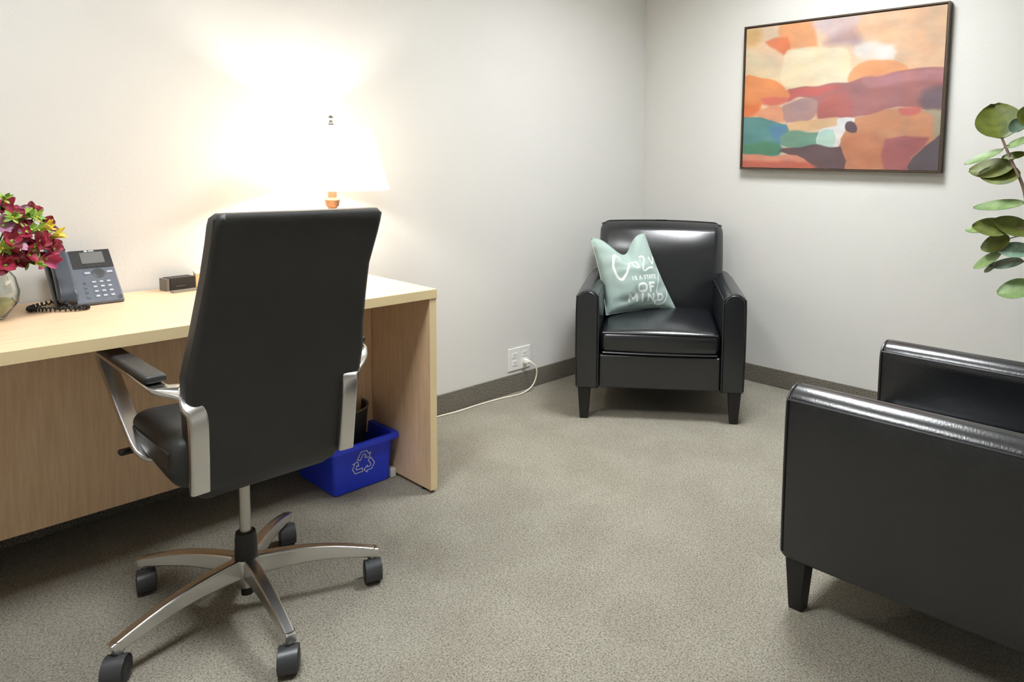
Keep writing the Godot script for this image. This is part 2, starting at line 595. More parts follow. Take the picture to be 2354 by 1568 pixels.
	for s in [-1, 1]:
		var seam := []
		for h in hs:
			if h > 0.40 and h < 1.055:
				var rz := along(h, [0.372, 0.43, 0.55, 0.70, 0.85, 1.063], [0.135, 0.170, 0.190, 0.207, 0.242, 0.315])
				var hw := along(h, [0.372, 0.43, 0.55, 0.68, 0.80, 0.92, 1.063], [0.168, 0.184, 0.205, 0.217, 0.204, 0.196, 0.199])
				seam.append(Vector3(s * (hw - 0.003) + lerpf(0.020, 0.046, (h - 0.4) / 0.66), h, rz - 0.036))
		part("back_seam", MB.new().tube(seam, 0.003, 6), M.chair_leather, back)
	# loop arms
	for s in [-1.0, 1.0]:
		var pts := []
		for q in [Vector3(0.17, 0.452, -0.03), Vector3(0.225, 0.452, -0.045), Vector3(0.255, 0.468, -0.065), Vector3(0.261, 0.52, -0.14), Vector3(0.262, 0.60, -0.26), Vector3(0.262, 0.645, -0.325), Vector3(0.262, 0.661, -0.325), Vector3(0.264, 0.664, -0.29), Vector3(0.266, 0.662, -0.1), Vector3(0.266, 0.658, 0.06), Vector3(0.255, 0.652, 0.10), Vector3(0.222, 0.642, 0.145), Vector3(0.192, 0.625, 0.178), Vector3(0.183, 0.60, 0.19), Vector3(0.180, 0.52, 0.184), Vector3(0.178, 0.42, 0.172)]:
			pts.append(Vector3(q.x * s * (0.955 if q.x > 0.2 else 1.0) + (0.040 if q.x > 0.2 else 0.018), q.y, q.z - 0.010))
		var path := spline(pts, 5)
		var sc := []
		for j in path.size():
			var u := float(j) / path.size()
			sc.append(Vector2(1, lerpf(0.85, 1.6, clampf((u - 0.78) / 0.1, 0, 1))))
		var frame := part("arm_frame", MB.new().sweep(path, round_section(0.042, 0.015, 0.006), Vector3(1, 0, 0), sc), M.aluminium, t, 50.0)
		part("arm_pad", MB.new().rbox(Vector3(s * 0.252 + 0.040, 0.676, -0.124), Vector3(0.046, 0.019, 0.395), 0.008, 3), M.chair_leather, frame)
		part("arm_bracket", MB.new().rbox(Vector3(s * 0.225 + 0.030, 0.655, 0.09), Vector3(0.05, 0.012, 0.03), 0.004, 1, 0, Basis(Vector3.UP, s * 0.5)), M.aluminium, frame)


func thing_part(called: String, parent: Node3D, at: Vector3, turn := 0.0) -> Node3D:
	var o := Node3D.new()
	o.name = called
	parent.add_child(o, true)
	o.position = at
	o.rotation.y = turn
	return o


# ---------------------------------------------------------------- armchair; local: +z the way it faces
func armchair(called: String, label: String, at: Vector3, turn: float) -> void:
	var t := thing(called, label, "armchair", at, turn, "black leather armchairs")
	var lm: Material = M.armchair_leather
	for s in [-1.0, 1.0]:
		# arm: straight sides, arched top
		var sec := []
		for q in [[0.384, 0.150], [0.386, 0.25], [0.387, 0.40], [0.386, 0.52], [0.384, 0.572], [0.380, 0.583], [0.370, 0.594], [0.355, 0.604], [0.335, 0.609], [0.315, 0.606], [0.300, 0.599], [0.289, 0.589], [0.282, 0.575], [0.279, 0.55], [0.279, 0.40], [0.279, 0.150], [0.283, 0.146], [0.330, 0.146], [0.380, 0.146]]:
			sec.append(Vector2(q[0] * s, q[1]))
		var rows := []
		for z in [-0.335, -0.33, -0.20, 0.0, 0.15, 0.30, 0.360, 0.370, 0.376, 0.379]:
			var k := 0.0
			if z > 0.355: k = pow((z - 0.355) / 0.024, 2.0) * 0.010
			if z < -0.333: k = 0.006
			var row := []
			for q in sec:
				var c := Vector2(0.3325 * s, clampf(q.y, 0.2, 0.55))
				row.append(Vector3(q.x - clampf((q.x - c.x) / 0.05, -1, 1) * k, q.y - clampf((q.y - c.y) / 0.05, -1, 1) * k, z))
			rows.append(row)
		var arm := part("arm", MB.new().loft(rows), lm, t, 38.0)
		var pipe := []
		for q in [[0.381, 0.16], [0.384, 0.30], [0.384, 0.45], [0.382, 0.565], [0.376, 0.580], [0.358, 0.597], [0.335, 0.604], [0.310, 0.599], [0.290, 0.584], [0.283, 0.565], [0.282, 0.45], [0.282, 0.16]]:
			pipe.append(Vector3(q[0] * s, q[1], 0.371))
		part("front_piping", MB.new().tube(spline(pipe, 3), 0.0032, 6), M.leather_piping, arm)
		for x in [0.3835, 0.2825]:
			var line := []
			for k in 12:
				line.append(Vector3(x * s, 0.5765, -0.33 + 0.70 * k / 11.0))
			part("top_piping", MB.new().tube(line, 0.0030, 6), M.leather_piping, arm)
	# seat cushion, crowned
	var b := MB.new().rbox(Vector3(0, 0.363, 0.065), Vector3(0.556, 0.105, 0.585), 0.034, 4, 7)
	b.warp(func(q: Vector3) -> Vector3:
		var u := clampf(q.x / 0.278, -1, 1); var v := clampf((q.z - 0.065) / 0.2925, -1, 1)
		var o := q
		if q.y > 0.363:
			o.y += 0.030 * (1 - u * u) * (1 - pow(v, 4.0))
		o.z += 0.012 * (1 - u * u) * clampf(v, 0, 1)
		return o)
	var seat := part("seat_cushion", b, lm, t)
	for y in [0.408, 0.316]:
		var line := []
		for k in 21:
			var x := -0.262 + 0.524 * k / 20.0
			line.append(Vector3(x, y + (0.004 * (1 - pow(x / 0.27, 2.0)) if y > 0.4 else 0.0), 0.354 + 0.012 * (1 - pow(x / 0.278, 2.0))))
		part("cushion_piping", MB.new().tube(line, 0.0042, 6), M.leather_piping, seat)
	# back: padded, leaning
	b = MB.new().rbox(Vector3(0, 0.60, -0.265), Vector3(0.665, 0.535, 0.15), 0.052, 6, 8)
	b.warp(func(q: Vector3) -> Vector3:
		var u := clampf(q.x / 0.3325, -1, 1); var v := clampf((q.y - 0.60) / 0.2675, -1, 1)
		var o := q
		if q.z > -0.265:
			o.z += 0.035 * (1 - pow(u, 4.0)) * (1 - pow(v, 4.0))
		o.y += 0.010 * (1 - u * u) * clampf(v, 0, 1)
		o.z -= 0.13 * (q.y - 0.40) * (1.0 if q.y > 0.40 else 0.0)
		if q.z > -0.265:
			o.z -= 0.045 * pow(clampf((q.y - 0.68) / 0.19, 0, 1), 2.0)
		return o)
	var back := part("backrest", b, lm, t)
	var hem := []
	for q in [[-0.326, 0.62], [-0.327, 0.80], [-0.318, 0.846], [-0.295, 0.862], [0.0, 0.873], [0.295, 0.862], [0.318, 0.846], [0.327, 0.80], [0.326, 0.62]]:
		hem.append(Vector3(q[0], q[1] - 0.002, -0.262 - 0.13 * (q[1] - 0.40)))
	part("back_piping", MB.new().tube(spline(hem, 4), 0.0030, 6), M.leather_piping, back)
	part("back_panel", MB.new().rbox(Vector3(0, 0.25, -0.325), Vector3(0.66, 0.21, 0.05), 0.012, 2), lm, t)
	part("front_rail", MB.new().rbox(Vector3(0, 0.228, 0.338), Vector3(0.558, 0.156, 0.04), 0.010, 2), lm, t)
	part("seat_deck", MB.new().rbox(Vector3(0, 0.235, 0.02), Vector3(0.555, 0.13, 0.62), 0.004, 1), M.black_plastic, t)
	for sx in [-1.0, 1.0]:
		for sz in [-1.0, 1.0]:
			var leg := []
			for q in [[0.148, 0.029], [0.146, 0.029], [0.004, 0.0195], [0.0, 0.0185]]:
				var row := []
				for e in round_section(q[1] * 2, q[1] * 2, 0.003, 2):
					row.append(Vector3(sx * (0.385 - 0.040) + e.x, q[0], (0.335 if sz > 0 else -0.30) + e.y))
				leg.append(row)
			part("leg", MB.new().loft(leg), M.dark_wood, t, 50.0)


# ---------------------------------------------------------------- picture on the right-hand wall
func painting() -> void:
	var z0 := 0.691; var z1 := 1.715; var y0 := 1.160; var y1 := 1.914; var dep := 0.038
	var t := thing("framed_painting", "large abstract painting in oranges, mauves and teal in a thin bronze frame", "painting", Vector3(0, (y0 + y1) / 2, (z0 + z1) / 2))
	var w := z1 - z0; var h := y1 - y0; var fr := 0.009
	for s in [-1.0, 1.0]:
		for pieces in [[Vector3(-dep / 2, s * (h / 2 - fr / 2), 0), Vector3(dep, fr, w)], [Vector3(-dep / 2, 0, s * (w / 2 - fr / 2)), Vector3(dep, h - 2 * fr, fr)]]:
			part("frame_rail", MB.new().rbox(pieces[0], pieces[1], 0.0015, 1), M.bronze_frame, t)
	var b := MB.new()
	var x := -dep + 0.006; var cw := w / 2 - fr - 0.003; var ch := h / 2 - fr - 0.003
	b.quad(Vector3(x, ch, -cw), Vector3(x, ch, cw), Vector3(x, -ch, cw), Vector3(x, -ch, -cw), Vector2(0, 0), Vector2(1, 0), Vector2(1, 1), Vector2(0, 1))
	var side := Vector2(0.002, 0.002)
	for e in [[Vector3(0, ch, -cw), Vector3(0, ch, cw)], [Vector3(0, -ch, cw), Vector3(0, -ch, -cw)], [Vector3(0, ch, cw), Vector3(0, -ch, cw)], [Vector3(0, -ch, -cw), Vector3(0, ch, -cw)]]:
		var into := Vector3(x, 0, 0); var rear := Vector3(-0.004, 0, 0)
		b.quad(e[0] + rear, e[1] + rear, e[1] + into, e[0] + into, side, side, side, side)
	var m := mat("painted_canvas", Color8(208, 206, 205), 0.7)
	m.albedo_texture = ImageTexture.create_from_image(canvas())
	m.cull_mode = BaseMaterial3D.CULL_DISABLED
	part("canvas", b, m, t)


func canvas() -> Image:
	var W := 440; var H := 324
	var im := Image.create(W, H, false, Image.FORMAT_RGB8)
	im.fill(Color8(236, 206, 176))
	var n := noise(FastNoiseLite.TYPE_SIMPLEX, 0.02, 61, 1)
	var wx := PackedFloat32Array(); var wy := PackedFloat32Array()
	for y in H:
		for x in W:
			wx.append(x + n.get_noise_2d(x * 0.6, y * 0.6) * 3.0)
			wy.append(y + n.get_noise_2d(x * 0.6 + 900, y * 0.6) * 3.0)
	for pt in PATCHES:
		var ring := []
		for k in range(0, pt[2].size(), 2):
			ring.append(Vector2(pt[2][k] * W, pt[2][k + 1] * H))
		var poly := PackedVector2Array()
		for k in ring.size():
			var a0: Vector2 = ring[k - 1]; var a1: Vector2 = ring[k]; var a2: Vector2 = ring[(k + 1) % ring.size()]; var a3: Vector2 = ring[(k + 2) % ring.size()]
			poly.append(a1)
			poly.append(a1.cubic_interpolate(a2, a0, a3, 0.5))
		var soft: float = maxf(1.2, pt[1] * W)
		var lo := poly[0]; var hi := poly[0]
		for q in poly:
			lo = lo.min(q); hi = hi.max(q)
		for y in range(maxi(0, int(lo.y - soft - 5)), mini(H, int(hi.y + soft + 6))):
			for x in range(maxi(0, int(lo.x - soft - 5)), mini(W, int(hi.x + soft + 6))):
				var q := Vector2(wx[y * W + x], wy[y * W + x])
				var dist := 1e9
				for k in poly.size():
					dist = minf(dist, q.distance_squared_to(Geometry2D.get_closest_point_to_segment(q, poly[k], poly[(k + 1) % poly.size()])))
				dist = sqrt(dist)
				if not Geometry2D.is_point_in_polygon(q, poly):
					dist = -dist
				var a := clampf(0.5 + dist / soft, 0, 1)
				if a > 0:
					im.set_pixel(x, y, im.get_pixel(x, y).lerp(pt[0], a * 0.96))
	var n2 := noise(FastNoiseLite.TYPE_SIMPLEX, 0.012, 63, 4)
	for y in H:
		for x in W:
			var c := im.get_pixel(x, y)
			var s := 1.0 + 0.07 * n2.get_noise_2d(x * 0.7, y * 1.6) 
			var tint := n2.get_noise_2d(x + 700, y) * 0.04
			im.set_pixel(x, y, Color(clampf(c.r * (s + tint), 0, 1), clampf(c.g * s, 0, 1), clampf(c.b * (s - tint), 0, 1)))
	return im


# ---------------------------------------------------------------- table lamp
func table_lamp() -> void:
	var t := thing("table_lamp", "lit table lamp with a white tapered shade and turned copper stem", "lamp", Vector3(-2.143, 0.737, 0.252))
	part("lamp_base", MB.new().lathe([Vector2(0.075, 0), Vector2(0.078, 0.006), Vector2(0.074, 0.018), Vector2(0.05, 0.026), Vector2(0.03, 0.04)], Vector3.ZERO, 32), M.copper, t)
	part("stem", MB.new().lathe([Vector2(0.018, 0.036), Vector2(0.03, 0.06), Vector2(0.048, 0.10), Vector2(0.05, 0.14), Vector2(0.036, 0.19), Vector2(0.018, 0.225), Vector2(0.014, 0.24), Vector2(0.024, 0.247), Vector2(0.024, 0.256), Vector2(0.016, 0.262), Vector2(0.015, 0.268), Vector2(0.023, 0.276), Vector2(0.026, 0.292), Vector2(0.0285, 0.297), Vector2(0.027, 0.302), Vector2(0.016, 0.306), Vector2(0.015, 0.335)], Vector3.ZERO, 28), M.copper, t)
	part("socket", MB.new().lathe([Vector2(0.015, 0.332), Vector2(0.017, 0.336), Vector2(0.017, 0.376), Vector2(0.014, 0.38)], Vector3.ZERO, 20), M.copper, t)
	var harp := []
	for k in 25:
		var a := PI * k / 24.0
		harp.append(Vector3(cos(a) * 0.05, 0.36 + sin(a) * 0.195, 0))
	part("harp", MB.new().tube(harp, 0.0016, 6), M.steel, t)
	var cone := []
	for e in [[0.2000, 0.332], [0.2005, 0.336], [0.1355, 0.560], [0.1350, 0.563], [0.1340, 0.560], [0.1990, 0.336], [0.1985, 0.333]]:
		cone.append(Vector2(e[0], e[1]))
	part("lamp_shade", MB.new().lathe(cone.slice(1, 3), Vector3.ZERO, 56, Basis.IDENTITY, false), M.shade_cloth, t)
	var spider := MB.new()
	for k in 3:
		var a := TAU * k / 3.0
		spider.tube([Vector3(0, 0.553, 0), Vector3(cos(a) * 0.1352, 0.558, sin(a) * 0.1352)], 0.0014, 5)
	part("shade_spider", spider, M.steel, t)
	part("finial", MB.new().lathe([Vector2(0.0035, 0.552), Vector2(0.0135, 0.562), Vector2(0.0135, 0.566), Vector2(0.007, 0.572), Vector2(0.0055, 0.584), Vector2(0.009, 0.590), Vector2(0.008, 0.597), Vector2(0.003, 0.601)], Vector3.ZERO, 18), M.steel, t)
	part("bulb", MB.new().lathe([Vector2(0.012, 0.378), Vector2(0.016, 0.395), Vector2(0.028, 0.425), Vector2(0.030, 0.442), Vector2(0.024, 0.460), Vector2(0.010, 0.470), Vector2(0.001, 0.472)], Vector3.ZERO, 20), M.bulb_glow, t)
	var l := OmniLight3D.new()
	l.name = "bulb_light"
	l.position = Vector3(0, 0.435, 0)
	l.light_energy = LAMP_ENERGY
	l.light_color = Color8(255, 247, 238)
	l.light_size = 0.026
	l.omni_range = 10.0
	l.omni_attenuation = 2.0
	l.shadow_enabled = true
	t.add_child(l)


# ---------------------------------------------------------------- recycling bin, wastebasket
func bins() -> void:
	var at := Vector3(-2.138, 0, 0.290)
	var t := thing("recycling_bin", "blue plastic recycling bin with a white arrows symbol under the desk", "bin", at)
	var b := MB.new()
	var outer := []; var ring := func(w: float, dd: float, y: float) -> Array:
		var row := []
		for q in round_section(w, dd, 0.014, 3):
			row.append(Vector3(q.x, y, q.y))
		return row
	for e in [[0.20, 0.25, 0.0], [0.218, 0.268, 0.003], [0.236, 0.288, 0.155], [0.238, 0.290, 0.157], [0.268, 0.322, 0.158], [0.272, 0.326, 0.162], [0.272, 0.326, 0.176], [0.268, 0.322, 0.179], [0.236, 0.290, 0.178], [0.232, 0.284, 0.172], [0.212, 0.262, 0.008], [0.20, 0.25, 0.006]]:
		outer.append(ring.call(e[0], e[1], e[2]))
	part("bin_body", b.loft(outer, true, true), M.bin_blue, t, 50.0)
	# three bent arrows, drawn as outlines
	var sym := MB.new()
	for k in 3:
		var turn := TAU * k / 3.0 + 0.0
		for outline in [[[-0.58, 0.34], [-0.26, 0.92], [0.26, 0.92], [0.46, 0.58], [0.62, 0.67], [0.52, 0.24], [0.10, 0.36], [0.24, 0.45], [0.08, 0.66], [-0.06, 0.66], [-0.32, 0.20], [-0.58, 0.34]]]:
			var pts := []
			for q in outline:
				var v := Vector2(q[0], q[1] + 0.10).rotated(turn) * 0.043
				pts.append(v)
			for j in pts.size() - 1:
				var a: Vector2 = pts[j]; var c: Vector2 = pts[j + 1]
				var len := a.distance_to(c)
				var mid := (a + c) / 2
				var lean := Basis(Vector3.RIGHT, 0.066)
				var ctr := Vector3(0.0 + mid.x, 0.096 + mid.y, 0.0)
				var zf := 0.1342 + 0.01 * (ctr.y - 0.003) / 0.152
				sym.rbox(Vector3(ctr.x, ctr.y, zf), Vector3(len + 0.0028, 0.0031, 0.0012), 0.0005, 1, 0, lean * Basis(Vector3(0, 0, 1), (c - a).angle()))
	part("recycling_symbol", sym, M.print_white, t, 40.0, "white outlined recycling arrows")
	t = thing("wastebasket", "round black wastebasket standing inside the blue bin", "wastebasket", Vector3(-2.152, 0.0085, 0.277))
	part("basket_wall", MB.new().lathe([Vector2(0.07, 0), Vector2(0.084, 0.003), Vector2(0.108, 0.262), Vector2(0.105, 0.262), Vector2(0.081, 0.007), Vector2(0.07, 0.005)], Vector3.ZERO, 36), M.bin_black, t)
	var rim := []
	for k in 37:
		rim.append(Vector3(cos(TAU * k / 36.0) * 0.1075, 0.263, sin(TAU * k / 36.0) * 0.1075))
	part("rolled_rim", MB.new().tube(rim, 0.0036, 8, false), M.basket_rim, t)
	single("power_adapter", MB.new().rbox(Vector3(0, 0.017, 0), Vector3(0.021, 0.034, 0.05), 0.004, 2), M.white_plastic, "small white power adapter on the carpet beside the blue bin", "adapter", Vector3(-2.0135, 0, 0.402))


# ---------------------------------------------------------------- wall outlet, plug and cord
func outlet_and_cord() -> void:
	var at := Vector3(-1.006, 0.173, 0)
	var t := thing("wall_outlet", "white double wall outlet plate above the skirting strip", "outlet", at)
	part("cover_plate", MB.new().rbox(Vector3(0, 0, 0.003), Vector3(0.150, 0.116, 0.006), 0.0025, 2), M.white_plastic, t)
	for x in [-0.034, 0.034]:
		for y in [-0.02, 0.02]:
			var soc := part("socket", MB.new().rbox(Vector3(x, y, 0.0065), Vector3(0.034, 0.028, 0.003), 0.001, 1), M.white_plastic, t)
			for s in [-0.006, 0.006]:
				part("slot", MB.new().rbox(Vector3(x + s, y + 0.002, 0.0081), Vector3(0.0022, 0.008, 0.0006), 0.0002, 1), M.grey_plastic, soc)
	t = thing("white_cable", "white power cable plugged into the wall outlet and running behind the desk", "cable", Vector3(-0.972, 0.153, 0.0085))
	var o := Vector3(-0.972, 0.153, 0.0085)
	part("plug", MB.new().rbox(Vector3(0, 0, 0.012), Vector3(0.024, 0.024, 0.022), 0.006, 3).lathe([Vector2(0.008, 0.0), Vector2(0.0055, 0.02)], Vector3(0.006, -0.004, 0.02), 12, Basis(Vector3.RIGHT, 1.2)), M.white_plastic, t)
	var path := []
	for q in [Vector3(-0.968, 0.150, 0.036), Vector3(-0.955, 0.143, 0.055), Vector3(-0.938, 0.115, 0.06), Vector3(-0.935, 0.07, 0.055), Vector3(-0.955, 0.028, 0.05), Vector3(-1.0, 0.007, 0.05), Vector3(-1.06, 0.0036, 0.055), Vector3(-1.16, 0.0036, 0.038), Vector3(-1.28, 0.0036, 0.030), Vector3(-1.42, 0.0036, 0.034), Vector3(-1.55, 0.0036, 0.022), Vector3(-1.8, 0.0036, 0.03), Vector3(-2.05, 0.0036, 0.035)]:
		path.append(q - o)
	part("cord", MB.new().tube(spline(path, 7), 0.0033, 8), M.cord_white, t)


# ---------------------------------------------------------------- desk phone; local: face looks to +z and up
func phone() -> void:
	var t := thing("desk_phone", "dark grey office desk phone with screen, keypad and corded handset", "telephone", Vector3(-2.872, 0.737, 0.118), deg_to_rad(2.0))
	var tilt := Basis(Vector3.RIGHT, deg_to_rad(-42.0))
	var face := Transform3D(tilt, Vector3(0, 0.080, 0.005))          # face: x right, y up the face, z out of it
	var on := func(x: float, y: float, z: float, s: Vector3, rr := 0.002, seg := 1) -> MB: return MB.new().rbox(face * Vector3(x, y, z), s, rr, seg, 0, tilt)
	var body := part("phone_body", on.call(0, 0, -0.009, Vector3(0.172, 0.196, 0.020), 0.006, 3), M.phone_grey if M.has("phone_grey") else mat("phone_grey", Color8(92, 98, 108), 0.38), t)
	part("display_bezel", on.call(0.031, 0.062, 0.0012, Vector3(0.106, 0.068, 0.0024), 0.001), M.black_plastic, body)
	part("display_screen", on.call(0.034, 0.066, 0.0028, Vector3(0.060, 0.042, 0.001), 0.0004), mat("screen_grey", Color8(112, 114, 112), 0.25), body)
	var logo := MB.new()
	logo.rbox(face * Vector3(0.022, 0.0915, 0.0028), Vector3(0.008, 0.0045, 0.0006), 0.0002, 1, 0, tilt)
	logo.rbox(face * Vector3(0.036, 0.0915, 0.0028), Vector3(0.014, 0.003, 0.0006), 0.0002, 1, 0, tilt)
	part("maker_mark", logo, M.print_white, body)
	for x in [0.014, 0.030, 0.046, 0.062]:
		part("soft_key", on.call(x, 0.036, 0.003, Vector3(0.011, 0.004, 0.0015), 0.0005), M.grey_plastic, body)
	var km := mat("key_face", Color8(176, 182, 192), 0.4)
	for y in 4:
		for x in 3:
			part("dial_key", on.call(0.020 + x * 0.019, -0.024 - y * 0.0170, 0.0018, Vector3(0.0105, 0.0070, 0.004), 0.0018), km, body)
		part("line_key", on.call(-0.004, -0.024 - y * 0.0175, 0.0018, Vector3(0.008, 0.007, 0.003), 0.0012), M.phone_grey, body)
	for x in [0.010, 0.068]:
		part("side_key", on.call(x, 0.010, 0.0018, Vector3(0.015, 0.008, 0.004), 0.0015), km, body)
	part("navigation_pad", MB.new().lathe([Vector2(0.017, -0.001), Vector2(0.017, 0.002), Vector2(0.013, 0.0032), Vector2(0.005, 0.0032)], face * Vector3(0.039, 0.008, 0.0), 22, tilt * Basis(Vector3.RIGHT, PI / 2)), M.grey_plastic, body)
	part("round_key", MB.new().lathe([Vector2(0.006, -0.001), Vector2(0.006, 0.003), Vector2(0.003, 0.0036)], face * Vector3(0.076, -0.084, 0.0), 14, tilt * Basis(Vector3.RIGHT, PI / 2)), M.grey_plastic, body)
	# cradle and handset on the left
	part("handset_cradle", on.call(-0.060, 0.0, 0.004, Vector3(0.050, 0.19, 0.010), 0.003), M.black_plastic, body)
	var hp := []; var hsc := []
	for k in 15:
		var u := k / 14.0
		var y := lerpf(-0.100, 0.106, u)
		var arch := sin(PI * u) * 0.010
		hp.append(face * Vector3(-0.062, y, 0.030 + arch))
		var e := minf(1.0, minf(u, 1.0 - u) * 14.0 * 0.6 + 0.45)
		hsc.append(Vector2(lerpf(0.86, 1.0, absf(u - 0.5) * 2.0) * (0.8 + 0.2 * e), e * lerpf(0.80, 1.0, absf(u - 0.5) * 2.0)))
	var hs := part("handset", MB.new().sweep(hp, round_section(0.050, 0.026, 0.009, 4), tilt * Vector3.RIGHT, hsc), mat("handset_grey", Color8(66, 72, 82), 0.3), t, 50.0)
	for y in [-0.078, 0.084]:
		part("ear_cup", MB.new().lathe([Vector2(0.021, 0.0), Vector2(0.022, 0.010), Vector2(0.019, 0.014)], face * Vector3(-0.062, y, 0.010), 20, tilt * Basis(Vector3.RIGHT, PI / 2)), M.black_plastic, hs)
	# stand and coiled cord
	part("stand", MB.new().rbox(Vector3(0.0, 0.045, -0.035), Vector3(0.13, 0.088, 0.016), 0.004, 1, 0, Basis(Vector3.RIGHT, 0.55)).rbox(Vector3(0.0, 0.006, 0.05), Vector3(0.16, 0.012, 0.02), 0.003, 1), M.black_plastic, t)
	var loop := spline([Vector3(-0.07, 0.022, 0.094), Vector3(-0.062, 0.010, 0.105), Vector3(-0.03, 0.0085, 0.112), Vector3(-0.028, 0.0085, 0.128), Vector3(-0.06, 0.0085, 0.128), Vector3(-0.10, 0.0085, 0.095), Vector3(-0.13, 0.0085, 0.072), Vector3(-0.145, 0.0085, 0.055), Vector3(-0.135, 0.0085, 0.02), Vector3(-0.09, 0.0085, -0.02), Vector3(-0.04, 0.012, -0.03)], 22)
	var coil := []
	for k in loop.size():
		var tan: Vector3 = (loop[mini(k + 1, loop.size() - 1)] - loop[maxi(k - 1, 0)]).normalized()
		var sd := tan.cross(Vector3.UP).normalized()
		var a := k * 1.15
		coil.append(loop[k] + (sd * cos(a) + sd.cross(tan) * sin(a)) * 0.0052)
	part("coiled_cord", MB.new().tube(coil, 0.0022, 6), M.black_plastic, t)


func desk_boxes() -> void:
	var t := thing("card_box", "small black box lying on the desk against the wall", "box", Vector3(-2.592, 0.737, 0.055), deg_to_rad(8.0))
	part("box_body", MB.new().rbox(Vector3(0.0, 0.021, 0), Vector3(0.082, 0.042, 0.05), 0.002, 1), M.bin_black, t)
	part("box_end", MB.new().rbox(Vector3(-0.047, 0.0205, 0), Vector3(0.010, 0.041, 0.0495), 0.002, 1), mat("box_grey", Color8(112, 106, 98), 0.5), t)
	part("printed_line", MB.new().rbox(Vector3(-0.006, 0.014, 0.0252), Vector3(0.03, 0.0022, 0.0006), 0.0002, 1), mat("faint_print", Color8(96, 96, 92), 0.6), t)
	t = thing("note_box", "small cream and tan box beside the black box on the desk", "box", Vector3(-2.513, 0.737, 0.048), deg_to_rad(-12.0))
	part("box_body", MB.new().rbox(Vector3(0, 0.024, 0), Vector3(0.055, 0.046, 0.055), 0.002, 1), mat("box_tan", Color8(226, 200, 150), 0.6), t)
	part("box_lid", MB.new().rbox(Vector3(0, 0.049, 0), Vector3(0.057, 0.006, 0.057), 0.001, 1), mat("box_cream", Color8(246, 240, 214), 0.6), t)
	t = thing("metal_tray", "thin grey metal strip lying on the desk before the black box", "tray", Vector3(-2.590, 0.737, 0.115), deg_to_rad(8.0))
	part("tray_plate", MB.new().rbox(Vector3(0, 0.003, 0), Vector3(0.094, 0.006, 0.026), 0.002, 1), mat("dull_metal", Color8(150, 142, 132), 0.45, 0.4), t)


# ---------------------------------------------------------------- cushion on the corner armchair (in that chair's axes)
func pillow() -> void:
	var base := Transform3D(Basis(Vector3.UP, deg_to_rad(-52.0)), Vector3(-0.576, 0, 0.578))
	var BL := Vector3(-0.268, 0.428, 0.065); var BR := Vector3(0.085, 0.432, -0.105); var TR := Vector3(-0.088, 0.826, -0.105); var TL := Vector3(-0.358, 0.804, -0.02)
	var o := thing("throw_pillow", "pale mint throw pillow with white lettering on the corner armchair", "pillow", base * Vector3(-0.1, 0.43, -0.03))
	var nrm := (BR - BL).cross(TL - BL).normalized()
	var N := 26
	var wr := noise(FastNoiseLite.TYPE_SIMPLEX, 3.0, 71, 2)
	var spot := func(i: int, j: int, sgn: float) -> Vector3:
		var u := float(i) / N; var v := float(j) / N                     # v runs up
		var a := u * 2 - 1; var c := v * 2 - 1
		var pu := u - 0.030 * sin(PI * v) * a
		var q := BL.lerp(BR, pu).lerp(TL.lerp(TR, pu), v)
		q += (TL.lerp(TR, 0.5) - BL.lerp(BR, 0.5)).normalized() * (-0.105 * exp(-pow((u - 0.50) / 0.24, 2.0)) * smoothstep(0.45, 1.0, v) + 0.02 * sin(PI * u) * (1.0 - smoothstep(0.0, 0.25, v)) * 0.6)
		var thick := 0.075 * pow(maxf(0.0, (1 - a * a) * (1 - c * c)), 0.55) * (1.0 - 0.35 * smoothstep(0.5, 1.0, v) * exp(-pow((u - 0.5) / 0.3, 2.0)))
		var fold := sin((v * 1.7 - u * 0.35) * 26.0) * 0.0035 * smoothstep(0.42, 0.05, v) * (1.0 - u) * sin(PI * clampf(u, 0, 1)) * 2.0
		thick += (wr.get_noise_2d(u, v * 1.6) * 0.006 + fold) * minf(1.0, thick / 0.02)
		return base * (q + nrm * thick * sgn) - o.position
	var b := MB.new()
	for j in N:
		for i in N:
			var ua := Vector2(float(i) / N, 1 - float(j) / N); var ub := Vector2(float(i + 1) / N, 1 - float(j) / N)
			var uc := Vector2(float(i + 1) / N, 1 - float(j + 1) / N); var ud := Vector2(float(i) / N, 1 - float(j + 1) / N)
			b.quad(spot.call(i, j, 1.0), spot.call(i, j + 1, 1.0), spot.call(i + 1, j + 1, 1.0), spot.call(i + 1, j, 1.0), ua, ud, uc, ub)
			var e := Vector2(0.02, 0.02)
			b.quad(spot.call(i, j, -1.0), spot.call(i + 1, j, -1.0), spot.call(i + 1, j + 1, -1.0), spot.call(i, j + 1, -1.0), e, e, e, e)
	var m := mat("pillow_cloth", Color(1, 1, 1), 0.9)
	m.albedo_texture = ImageTexture.create_from_image(lettering())
	m.cull_mode = BaseMaterial3D.CULL_DISABLED
	part("pillow_cover", b, m, o, 70.0)
	var hem := []
	for k in N: hem.append(spot.call(k, 0, 0.0))
	for k in N: hem.append(spot.call(N, k, 0.0))
	for k in N: hem.append(spot.call(N - k, N, 0.0))
	for k in N: hem.append(spot.call(0, N - k, 0.0))
	hem.append(hem[0])
	part("seam", MB.new().tube(hem, 0.002, 5), mat("pillow_seam", Color8(176, 196, 188), 0.9), o)


